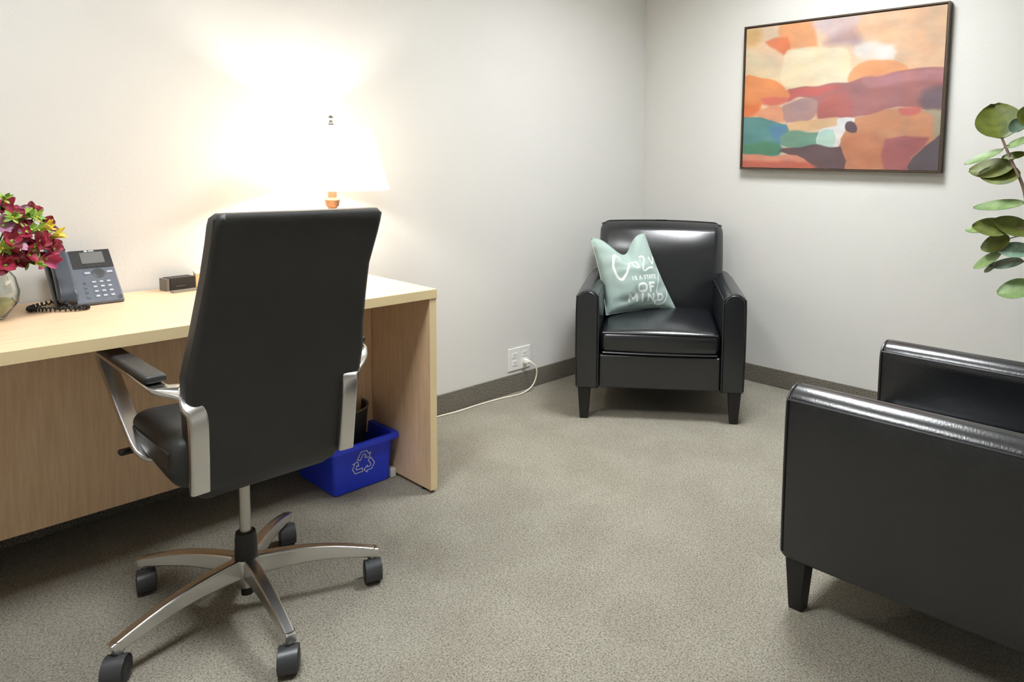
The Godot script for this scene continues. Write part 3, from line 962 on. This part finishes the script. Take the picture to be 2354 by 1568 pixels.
func lettering() -> Image:
	var S := 640
	var im := Image.create(S, S, false, Image.FORMAT_RGB8)
	im.fill(Color8(168, 188, 181))
	var n := noise(FastNoiseLite.TYPE_SIMPLEX, 0.25, 73, 2)
	for y in S:
		for x in S:
			var s := n.get_noise_2d(x * 0.3, y) * 0.02 + n.get_noise_2d(x, y * 0.3 + 500) * 0.02
			im.set_pixel(x, y, im.get_pixel(x, y) * (1.0 + s))
	var ink := Color8(240, 248, 244)
	for q in INK:
		var pts := []
		for k in range(0, q[2].size(), 2):
			var y: float = q[2][k + 1]
			for twice in 3:                                             # the pushed-in top edge draws the cloth down with it
				y = q[2][k + 1] - 0.25 * exp(-pow((q[2][k] - 0.50) / 0.24, 2.0)) * smoothstep(0.45, 1.0, 1.0 - y)
			pts.append(Vector2(q[2][k], y) * S)
		stroke(im, spline(pts, 6) if q[1] else pts, q[0] * S, ink)
	return im


const INK := [
	[0.034, true, [0.351, 0.307, 0.321, 0.272, 0.270, 0.262, 0.214, 0.324, 0.184, 0.414, 0.190, 0.493, 0.212, 0.553, 0.250, 0.581, 0.293, 0.561, 0.358, 0.499, 0.419, 0.425, 0.468, 0.364, 0.514, 0.349]],
	[0.026, true, [0.534, 0.351, 0.521, 0.406, 0.553, 0.446, 0.594, 0.431, 0.598, 0.375, 0.576, 0.350, 0.534, 0.351]],
	[0.026, true, [0.687, 0.305, 0.739, 0.309, 0.745, 0.349, 0.692, 0.402, 0.645, 0.472, 0.668, 0.492, 0.751, 0.463, 0.840, 0.453]],
	[0.026, true, [0.846, 0.328, 0.857, 0.378, 0.885, 0.400, 0.920, 0.354, 0.940, 0.316]],
	[0.014, true, [0.940, 0.316, 0.962, 0.350, 0.968, 0.429, 0.930, 0.518, 0.850, 0.629, 0.796, 0.704, 0.759, 0.762, 0.764, 0.793]],
	[0.018, true, [0.968, 0.440, 0.975, 0.592, 0.958, 0.737, 0.905, 0.837, 0.826, 0.913, 0.746, 0.940, 0.695, 0.936, 0.681, 0.912, 0.714, 0.881]],
	[0.012, false, [0.431, 0.556, 0.424, 0.600]],
	[0.012, false, [0.487, 0.560, 0.463, 0.560, 0.461, 0.576, 0.483, 0.580, 0.480, 0.598, 0.456, 0.598]],
	[0.012, false, [0.530, 0.600, 0.557, 0.552, 0.578, 0.600]],
	[0.010, false, [0.541, 0.584, 0.570, 0.584]],
	[0.012, false, [0.648, 0.552, 0.626, 0.552, 0.624, 0.570, 0.644, 0.574, 0.641, 0.594, 0.619, 0.594]],
	[0.012, false, [0.662, 0.552, 0.704, 0.552]],
	[0.012, false, [0.683, 0.552, 0.678, 0.595]],
	[0.012, false, [0.702, 0.595, 0.728, 0.552, 0.744, 0.595]],
	[0.010, false, [0.711, 0.581, 0.737, 0.581]],
	[0.012, false, [0.752, 0.551, 0.794, 0.551]],
	[0.012, false, [0.773, 0.551, 0.768, 0.593]],
	[0.012, false, [0.842, 0.550, 0.810, 0.550, 0.803, 0.591, 0.834, 0.591]],
	[0.010, false, [0.807, 0.570, 0.832, 0.570]],
	[0.028, true, [0.567, 0.651, 0.507, 0.661, 0.480, 0.697, 0.489, 0.736, 0.531, 0.747, 0.581, 0.737, 0.610, 0.702, 0.606, 0.662, 0.567, 0.651]],
	[0.028, false, [0.660, 0.752, 0.685, 0.648, 0.752, 0.650]],
	[0.026, false, [0.675, 0.695, 0.724, 0.696]],
	[0.026, false, [0.310, 0.866, 0.326, 0.778, 0.373, 0.839, 0.435, 0.776, 0.425, 0.874]],
	[0.028, false, [0.522, 0.780, 0.502, 0.880]],
	[0.024, false, [0.583, 0.881, 0.610, 0.787, 0.670, 0.884, 0.697, 0.788]],
	[0.024, false, [0.745, 0.880, 0.773, 0.794, 0.831, 0.798, 0.841, 0.837, 0.799, 0.876, 0.745, 0.880]],
]


# ---------------------------------------------------------------- flowers in a round glass vase
func flowers() -> void:
	var at := Vector3(-3.125, 0.737, 0.215)
	var t := thing("glass_vase", "round clear glass vase of flowers at the end of the desk", "vase", at)
	part("vase_glass", MB.new().lathe([Vector2(0.04, 0), Vector2(0.052, 0.003), Vector2(0.082, 0.045), Vector2(0.086, 0.075), Vector2(0.078, 0.112), Vector2(0.06, 0.14), Vector2(0.056, 0.15), Vector2(0.0525, 0.15), Vector2(0.056, 0.139), Vector2(0.074, 0.112), Vector2(0.082, 0.075), Vector2(0.078, 0.047), Vector2(0.05, 0.009), Vector2(0.03, 0.008)], Vector3.ZERO, 40), M.clear_glass, t)
	var moss := mat("moss_green", Color8(150, 158, 44), 0.8)
	var filler := MB.new().lathe([Vector2(0.03, 0.010), Vector2(0.05, 0.012), Vector2(0.073, 0.043), Vector2(0.072, 0.05), Vector2(0.04, 0.056), Vector2(0.01, 0.058)], Vector3.ZERO, 26)
	var nz := noise(FastNoiseLite.TYPE_SIMPLEX, 40.0, 81, 2)
	filler.warp(func(q: Vector3) -> Vector3: return q * Vector3(1, 1, 1) + Vector3(0, nz.get_noise_3dv(q) * 0.006 if q.y > 0.04 else 0.0, 0))
	part("moss_filling", filler, moss, t)
	var cols := {"b": [Color8(128, 20, 44), Color8(104, 14, 36), Color8(150, 34, 60)], "p": [Color8(160, 110, 136), Color8(176, 128, 150)], "m": [Color8(166, 44, 96), Color8(190, 84, 130)], "g": [Color8(142, 172, 72), Color8(120, 156, 58), Color8(172, 190, 90)], "y": [Color8(226, 206, 70), Color8(240, 224, 104)]}
	var petal := {}
	for k in cols:
		petal[k] = []
		for c in cols[k]:
			var m := mat("petal_%s_%d" % [{"b": "burgundy", "p": "mauve", "m": "magenta", "g": "green", "y": "yellow"}[k], petal[k].size()], c, 0.55)
			m.backlight_enabled = true
			m.backlight = c * 0.35
			m.cull_mode = BaseMaterial3D.CULL_DISABLED
			petal[k].append(m)
	var stem_m := mat("flower_stem_green", Color8(84, 112, 44), 0.6)
	var what := {"b": ["burgundy_flower", "deep burgundy bloom on a green stem in the glass vase", "burgundy blooms in the vase"], "p": ["mauve_flower", "dusty mauve bloom on a green stem in the glass vase", "mauve blooms in the vase"], "m": ["magenta_flower", "magenta pink bloom on a green stem in the glass vase", "magenta blooms in the vase"], "g": ["green_sprig", "light green leafy sprig in the glass vase", "green sprigs in the vase"], "y": ["yellow_flower", "yellow pointed bloom on a green stem in the glass vase", "yellow blooms in the vase"]}
	for e in BLOOMS:
		var pos: Vector3 = e[1]
		var k: String = e[0]
		var root := at + Vector3(clampf((pos.x - at.x) * 0.16, -0.024, 0.024), 0.066, clampf((pos.z - at.z) * 0.2, -0.024, 0.024))
		var o := thing(what[k][0], what[k][1], "flower", root, 0.0, what[k][2])
		var mouth := at + Vector3(clampf((pos.x - at.x) * 0.35, -0.036, 0.036), 0.15, clampf((pos.z - at.z) * 0.35, -0.036, 0.036))
		part("stem", MB.new().tube(spline([Vector3.ZERO, mouth - root, (mouth - root).lerp(pos - root, 0.6) + Vector3(0, 0.012, 0), pos - root], 4), 0.0018, 5), stem_m, o)
		var out := (pos - (at + Vector3(0, 0.17, 0))).normalized()
		out = (out + Vector3(-0.12, 0.1, 0.55) + Vector3(rng.randf_range(-0.4, 0.4), rng.randf_range(-0.4, 0.4), rng.randf_range(-0.3, 0.3))).normalized()
		var n_pet := 6 if k != "g" else 8
		var size: float = {"b": 0.030, "p": 0.032, "m": 0.031, "g": 0.024, "y": 0.040}[k] * rng.randf_range(0.85, 1.15)
		var bas := Basis.looking_at(-out, Vector3.UP if absf(out.y) < 0.9 else Vector3.RIGHT)
		for j in n_pet:
			var a := TAU * j / n_pet + rng.randf_range(-0.3, 0.3)
			var open: float = rng.randf_range(0.25, 1.1) if k != "y" else 1.15
			if k == "g": open = rng.randf_range(-0.1, 1.3)
			var dir := (bas * Vector3(cos(a) * cos(open), sin(a) * cos(open), sin(open))).normalized()
			var m: Material = petal[k][rng.randi() % petal[k].size()]
			part("petal", leaf_shape(pos - root, dir, out, size * rng.randf_range(0.85, 1.2), size * (0.85 if k in ["b", "m", "p"] else 0.4), 0.3, 6), m, o, 60.0)
		part("flower_heart", MB.new().lathe([Vector2(0.0005, -0.005), Vector2(0.005, 0.0), Vector2(0.0045, 0.005), Vector2(0.0005, 0.008)], pos - root, 8, Basis(out.cross(Vector3(0.31, 0.2, 0.9)).normalized(), out, out.cross(Vector3(0.31, 0.2, 0.9)).normalized().cross(out))), petal["g" if k != "g" else "y"][0], o)


# a rounded leaf or petal from `base` along `dir`, facing `up`, cupped; a thin closed blade
func leaf_shape(base: Vector3, dir: Vector3, up: Vector3, length: float, width: float, cup := 0.2, steps := 8, thick := 0.0006) -> MB:
	var side := dir.cross(up).normalized()
	if side.length() < 0.5:
		side = dir.cross(Vector3(0.3, 0.5, 0.8)).normalized()
	var nn := side.cross(dir).normalized()
	var b := MB.new()
	var from := 0
	var tops := []; var lows := []
	for j in steps + 1:
		var v := float(j) / steps
		var w := width / 2 * pow(sin(PI * clampf(pow(v, 0.9) * 0.95 + 0.035, 0, 1)), 0.6)
		var row := []; var low := []
		for i in 5:
			var u := i / 2.0 - 1.0
			var q := base + dir * length * v + side * w * u + nn * (cup * width * 0.5 * (u * u * 0.6 - 0.35 * v * v) + (0.0 if i != 2 else -0.02 * width))
			row.append(q + nn * thick); low.append(q - nn * thick)
		low.reverse()
		row.append_array(low)
		tops.append(row)
	b.loft(tops, true, true)
	return b


# ---------------------------------------------------------------- tall plant by the picture wall
func plant() -> void:
	var foot := Vector3(-0.42, 0, 2.19)
	var t := thing("planter", "dark round planter pot standing by the picture wall", "planter", foot)
	part("pot", MB.new().lathe([Vector2(0.10, 0), Vector2(0.115, 0.004), Vector2(0.15, 0.29), Vector2(0.158, 0.30), Vector2(0.158, 0.315), Vector2(0.146, 0.315), Vector2(0.14, 0.29), Vector2(0.135, 0.26)], Vector3.ZERO, 32), M.bin_black, t)
	part("soil", MB.new().lathe([Vector2(0.02, 0.255), Vector2(0.137, 0.255), Vector2(0.137, 0.268), Vector2(0.02, 0.275)], Vector3.ZERO, 24), mat("potting_soil", Color8(52, 42, 32), 0.95), t)
	var base := foot + Vector3(0, 0.272, 0)
	var o := thing("leafy_plant", "tall plant with broad rounded olive and pale green leaves", "plant", base)
	var path := [Vector3.ZERO]
	for q in [Vector3(-0.42, 0.45, 2.185), Vector3(-0.42, 0.603, 2.176), Vector3(-0.42, 0.846, 2.158), Vector3(-0.42, 1.007, 2.142), Vector3(-0.42, 1.119, 2.118), Vector3(-0.42, 1.215, 2.074), Vector3(-0.42, 1.299, 2.037)]:
		path.append(q - base)
	var rad := []
	var sp := spline(path, 6)
	for k in sp.size():
		rad.append(lerpf(0.010, 0.0045, float(k) / sp.size()))
	part("stem", MB.new().tube(sp, rad, 10), mat("plant_stem", Color8(128, 108, 92), 0.7), o)
	var second := spline([Vector3(0.01, 0, 0.02), Vector3(0.01, 0.4, 0.04), Vector3(0.02, 0.8, 0.02), Vector3(0.0, 1.08, -0.04)], 6)
	part("stem", MB.new().tube(second, 0.006, 8), M.plant_stem, o)
	var top := leaf_mat("leaf_olive", Color8(98, 106, 26), Color8(72, 84, 20)); var under := leaf_mat("leaf_pale", Color8(122, 146, 88), Color8(96, 124, 70)); var blue := leaf_mat("leaf_bluish", Color8(128, 156, 138), Color8(96, 126, 104))
	sp.append_array(second)
	for k in LEAVES.size():
		var e: Array = LEAVES[k]
		var bpos: Vector3 = e[0] - base; var tip: Vector3 = e[1] - base
		var dir := (tip - bpos).normalized()
		var len := bpos.distance_to(tip)
		var tocam: Vector3 = (Vector3(-3.44, 1.18, 2.7) - e[0]).normalized()
		var up: Vector3 = (Vector3.UP * 0.75 + tocam * (1.1 if e[3] > 0 else 0.55)).normalized()
		if k == 0:
			dir = (dir * 0.5 + Vector3(0.55, 0.25, -0.1)).normalized(); len = 0.15; up = (tocam * 0.75 + Vector3.UP * 0.6).normalized()
		var mm: Material = top if e[3] > 0 else (blue if k in [5, 12, 14] else under)
		var lf := part("leaf", leaf_shape(bpos, dir, up, len, e[2], 0.22, 10, 0.0007), mm, o, 60.0)
		var near: Vector3 = sp[0]
		for q in sp:
			if q.distance_to(bpos) < near.distance_to(bpos):
				near = q
		if near.distance_to(bpos) > 0.004:
			part("petiole", MB.new().tube(spline([near, near.lerp(bpos, 0.5) + Vector3(0, 0.006, 0), bpos + dir * 0.004], 3), 0.0022, 6), M.plant_stem, lf)


func leaf_mat(called: String, a: Color, b: Color) -> StandardMaterial3D:
	var m := mat(called, Color(1, 1, 1), 0.5)
	m.albedo_texture = noise_tex(noise(FastNoiseLite.TYPE_SIMPLEX, 0.012, 91, 3), 256, [b, a], [0.3, 0.7])
	m.uv1_triplanar = true
	m.uv1_scale = Vector3.ONE * 6.0
	m.backlight_enabled = true
	m.backlight = a * 0.15
	m.cull_mode = BaseMaterial3D.CULL_DISABLED
	return m


const LEAVES := [
	[Vector3(-0.420, 1.299, 2.039), Vector3(-0.461, 1.347, 2.024), 0.165, 1],
	[Vector3(-0.420, 1.255, 2.042), Vector3(-0.446, 1.199, 1.919), 0.044, -1],
	[Vector3(-0.420, 1.191, 2.082), Vector3(-0.390, 1.176, 1.923), 0.091, 1],
	[Vector3(-0.420, 1.159, 2.106), Vector3(-0.412, 1.164, 1.964), 0.095, 1],
	[Vector3(-0.420, 1.271, 2.060), Vector3(-0.461, 1.290, 2.138), 0.077, -1],
	[Vector3(-0.420, 1.324, 2.096), Vector3(-0.427, 1.366, 2.070), 0.080, -1],
	[Vector3(-0.420, 1.241, 2.119), Vector3(-0.422, 1.227, 2.041), 0.033, 1],
	[Vector3(-0.420, 1.059, 2.125), Vector3(-0.454, 1.034, 1.962), 0.062, -1],
	[Vector3(-0.420, 0.957, 2.026), Vector3(-0.397, 0.944, 1.925), 0.059, -1],
	[Vector3(-0.420, 0.961, 2.089), Vector3(-0.459, 0.964, 1.964), 0.084, 1],
	[Vector3(-0.420, 0.951, 2.152), Vector3(-0.431, 0.992, 2.031), 0.084, 1],
	[Vector3(-0.420, 0.925, 2.087), Vector3(-0.418, 0.876, 1.990), 0.077, 1],
	[Vector3(-0.420, 0.879, 2.162), Vector3(-0.427, 0.882, 2.044), 0.091, -1],
	[Vector3(-0.420, 0.865, 2.062), Vector3(-0.411, 0.798, 1.967), 0.062, -1],
	[Vector3(-0.420, 0.839, 2.136), Vector3(-0.396, 0.811, 2.019), 0.066, -1],
	[Vector3(-0.420, 0.822, 2.050), Vector3(-0.374, 0.784, 1.996), 0.037, 1],
	[Vector3(-0.420, 0.754, 2.178), Vector3(-0.442, 0.715, 2.061), 0.106, -1],
	[Vector3(-0.420, 1.326, 2.133), Vector3(-0.405, 1.341, 2.236), 0.091, 1],
	[Vector3(-0.420, 1.168, 2.155), Vector3(-0.400, 1.139, 2.275), 0.100, 1],
	[Vector3(-0.420, 1.041, 2.170), Vector3(-0.441, 1.063, 2.286), 0.091, -1],
	[Vector3(-0.420, 0.913, 2.178), Vector3(-0.470, 0.883, 2.315), 0.100, 1],
	[Vector3(-0.420, 0.784, 2.186), Vector3(-0.373, 0.713, 2.299), 0.091, 1],
	[Vector3(-0.420, 1.231, 2.144), Vector3(-0.440, 1.262, 2.233), 0.083, 1],
	[Vector3(-0.420, 1.343, 2.116), Vector3(-0.439, 1.419, 2.142), 0.091, 1],
	[Vector3(-0.420, 0.686, 2.182), Vector3(-0.381, 0.596, 2.268), 0.092, 1],
]

const BLOOMS := [
	["b", Vector3(-3.040, 0.985, 0.265)],
	["b", Vector3(-3.005, 0.950, 0.300)],
	["g", Vector3(-2.995, 0.975, 0.255)],
	["b", Vector3(-3.035, 0.915, 0.315)],
	["g", Vector3(-3.050, 1.005, 0.285)],
	["p", Vector3(-3.060, 0.955, 0.310)],
	["m", Vector3(-2.990, 0.900, 0.275)],
	["b", Vector3(-2.975, 0.925, 0.285)],
	["g", Vector3(-3.015, 0.890, 0.300)],
	["b", Vector3(-3.066, 1.036, 0.240)],
	["b", Vector3(-3.055, 1.018, 0.280)],
	["p", Vector3(-3.081, 0.994, 0.300)],
	["b", Vector3(-3.049, 0.972, 0.300)],
	["b", Vector3(-3.036, 0.943, 0.300)],
	["b", Vector3(-3.075, 0.921, 0.320)],
	["b", Vector3(-3.057, 0.901, 0.300)],
	["m", Vector3(-3.008, 0.902, 0.270)],
	["m", Vector3(-2.980, 0.897, 0.240)],
	["b", Vector3(-2.974, 0.930, 0.250)],
	["b", Vector3(-2.980, 0.987, 0.220)],
	["b", Vector3(-3.002, 1.022, 0.200)],
	["p", Vector3(-3.028, 1.022, 0.220)],
	["g", Vector3(-3.060, 1.017, 0.310)],
	["g", Vector3(-3.022, 1.012, 0.260)],
	["g", Vector3(-3.000, 1.012, 0.240)],
	["g", Vector3(-3.024, 0.979, 0.300)],
	["g", Vector3(-3.005, 0.975, 0.280)],
	["g", Vector3(-3.020, 0.937, 0.300)],
	["g", Vector3(-3.030, 0.896, 0.280)],
	["g", Vector3(-3.089, 0.941, 0.330)],
	["g", Vector3(-3.069, 1.063, 0.260)],
	["y", Vector3(-2.995, 0.981, 0.280)],
	["y", Vector3(-2.974, 0.955, 0.270)],
	["b", Vector3(-3.085, 0.895, 0.330)],
	["b", Vector3(-3.070, 0.956, 0.330)],
	["b", Vector3(-3.112, 0.996, 0.300)],
	["b", Vector3(-3.120, 0.939, 0.280)],
	["b", Vector3(-3.128, 1.039, 0.250)],
	["g", Vector3(-3.097, 1.059, 0.220)],
	["g", Vector3(-3.133, 0.972, 0.260)],
	["m", Vector3(-3.156, 0.983, 0.240)],
	["y", Vector3(-3.148, 0.924, 0.220)],
	["b", Vector3(-3.108, 0.905, 0.300)],
]

const PATCHES := [
	[Color(0.902, 0.745, 0.510), 0.04, [0.000, 0.000, 0.085, 0.005, 0.081, 0.084, 0.004, 0.148]],
	[Color(0.922, 0.843, 0.706), 0.04, [-0.014, 0.129, 0.111, 0.209, 0.206, 0.315, 0.195, 0.386, -0.009, 0.352]],
	[Color(0.922, 0.647, 0.451), 0.02, [0.197, -0.002, 0.360, -0.004, 0.387, 0.073, 0.402, 0.158, 0.378, 0.178, 0.241, 0.165, 0.245, 0.099, 0.200, 0.085]],
	[Color(0.863, 0.490, 0.333), 0.015, [0.115, 0.101, 0.245, 0.091, 0.243, 0.224, 0.190, 0.186]],
	[Color(0.843, 0.765, 0.765), 0.03, [0.367, -0.003, 0.621, -0.010, 0.627, 0.159, 0.606, 0.185, 0.532, 0.160, 0.411, 0.076]],
	[Color(0.706, 0.588, 0.588), 0.04, [0.432, 0.147, 0.512, 0.091, 0.619, 0.070, 0.627, 0.159, 0.555, 0.171, 0.468, 0.167]],
	[Color(0.902, 0.745, 0.608), 0.04, [0.621, -0.002, 1.014, -0.011, 1.012, 0.388, 0.854, 0.379, 0.789, 0.301, 0.775, 0.207, 0.628, 0.173]],
	[Color(0.949, 0.894, 0.765), 0.012, [0.241, 0.177, 0.402, 0.174, 0.474, 0.190, 0.556, 0.216, 0.571, 0.321, 0.564, 0.425, 0.423, 0.429, 0.261, 0.432, 0.208, 0.379, 0.218, 0.269]],
	[Color(0.941, 0.910, 0.882), 0.02, [0.595, 0.191, 0.769, 0.203, 0.773, 0.292, 0.660, 0.287, 0.603, 0.258]],
	[Color(0.933, 0.647, 0.451), 0.01, [0.567, 0.366, 0.616, 0.311, 0.704, 0.299, 0.789, 0.308, 0.843, 0.357, 0.834, 0.405, 0.632, 0.438, 0.569, 0.426]],
	[Color(0.667, 0.439, 0.439), 0.006, [0.255, 0.439, 0.483, 0.434, 0.631, 0.409, 0.755, 0.391, 1.007, 0.380, 1.016, 0.643, 0.914, 0.617, 0.811, 0.604, 0.606, 0.661, 0.418, 0.653, 0.402, 0.536, 0.264, 0.503]],
	[Color(0.725, 0.510, 0.529), 0.02, [0.631, 0.409, 0.755, 0.391, 1.007, 0.387, 1.008, 0.449, 0.836, 0.448, 0.666, 0.463]],
	[Color(0.784, 0.412, 0.392), 0.015, [0.249, 0.447, 0.483, 0.445, 0.542, 0.454, 0.425, 0.498, 0.302, 0.506, 0.252, 0.534]],
	[Color(0.706, 0.412, 0.392), 0.04, [0.415, 0.568, 0.542, 0.469, 0.606, 0.661, 0.430, 0.654]],
	[Color(0.471, 0.392, 0.424), 0.03, [0.915, 0.511, 1.009, 0.477, 1.013, 0.636, 0.914, 0.617]],
	[Color(0.933, 0.588, 0.373), 0.008, [-0.023, 0.359, 0.088, 0.349, 0.175, 0.377, 0.256, 0.463, 0.251, 0.510, 0.200, 0.555, 0.100, 0.542, 0.033, 0.629, -0.016, 0.636]],
	[Color(0.882, 0.490, 0.294), 0.03, [-0.018, 0.543, 0.086, 0.533, 0.081, 0.615, -0.016, 0.644]],
	[Color(0.882, 0.471, 0.412), 0.015, [0.092, 0.508, 0.244, 0.494, 0.239, 0.542, 0.154, 0.561]],
	[Color(0.902, 0.627, 0.490), 0.012, [0.067, 0.598, 0.154, 0.561, 0.227, 0.573, 0.236, 0.678, 0.110, 0.665]],
	[Color(0.706, 0.569, 0.557), 0.008, [0.233, 0.557, 0.352, 0.517, 0.408, 0.536, 0.405, 0.614, 0.363, 0.675, 0.243, 0.686, 0.228, 0.621]],
	[Color(0.902, 0.745, 0.569), 0.008, [0.250, 0.703, 0.394, 0.660, 0.526, 0.658, 0.533, 0.711, 0.408, 0.731, 0.251, 0.743]],
	[Color(0.804, 0.569, 0.431), 0.008, [0.618, 0.661, 0.811, 0.611, 0.925, 0.638, 1.004, 0.642, 0.997, 0.809, 0.955, 0.873, 0.886, 0.923, 0.880, 1.025, 0.562, 1.027, 0.536, 0.803, 0.564, 0.750]],
	[Color(0.765, 0.510, 0.384), 0.03, [0.547, 0.781, 0.749, 0.791, 0.764, 1.021, 0.562, 1.027]],
	[Color(0.659, 0.392, 0.400), 0.012, [0.750, 0.799, 0.952, 0.802, 0.886, 0.909, 0.875, 1.025, 0.764, 1.028]],
	[Color(0.804, 0.439, 0.412), 0.012, [0.811, 0.611, 0.914, 0.610, 0.906, 0.652, 0.818, 0.648]],
	[Color(0.686, 0.647, 0.549), 0.015, [0.925, 0.638, 1.013, 0.636, 1.011, 0.803, 0.972, 0.816, 0.976, 0.676]],
	[Color(0.373, 0.588, 0.588), 0.006, [-0.023, 0.635, 0.243, 0.694, 0.249, 0.783, 0.221, 0.824, 0.210, 0.905, -0.017, 0.898]],
	[Color(0.373, 0.549, 0.686), 0.015, [0.152, 0.716, 0.243, 0.699, 0.246, 0.791, 0.208, 0.832]],
	[Color(0.333, 0.549, 0.431), 0.02, [-0.018, 0.830, 0.208, 0.824, 0.210, 0.905, -0.017, 0.889]],
	[Color(0.451, 0.627, 0.549), 0.01, [0.245, 0.743, 0.421, 0.755, 0.424, 0.849, 0.312, 0.857, 0.221, 0.832]],
	[Color(0.922, 0.922, 0.922), 0.004, [0.526, 0.665, 0.612, 0.669, 0.597, 0.706, 0.563, 0.720, 0.564, 0.750, 0.536, 0.803, 0.529, 0.857, 0.425, 0.857, 0.421, 0.747, 0.481, 0.725, 0.522, 0.719]],
	[Color(0.725, 0.863, 0.816), 0.006, [0.427, 0.755, 0.499, 0.745, 0.503, 0.849, 0.424, 0.849]],
	[Color(0.373, 0.294, 0.333), 0.006, [0.565, 0.716, 0.576, 0.690, 0.602, 0.687, 0.625, 0.714, 0.621, 0.748, 0.593, 0.755, 0.569, 0.743]],
	[Color(0.412, 0.322, 0.333), 0.006, [0.209, 0.881, 0.299, 0.848, 0.544, 0.857, 0.562, 1.027, 0.375, 1.032, 0.340, 0.945]],
	[Color(0.882, 0.588, 0.490), 0.006, [-0.017, 0.898, 0.210, 0.913, 0.314, 0.905, 0.372, 0.960, 0.374, 1.024, -0.014, 1.026]],
	[Color(0.804, 0.431, 0.353), 0.02, [-0.015, 0.958, 0.366, 0.960, 0.374, 1.024, -0.013, 1.035]],
	[Color(0.373, 0.333, 0.361), 0.006, [0.880, 1.025, 0.891, 0.909, 0.972, 0.816, 1.006, 0.796, 1.020, 1.021]],
]
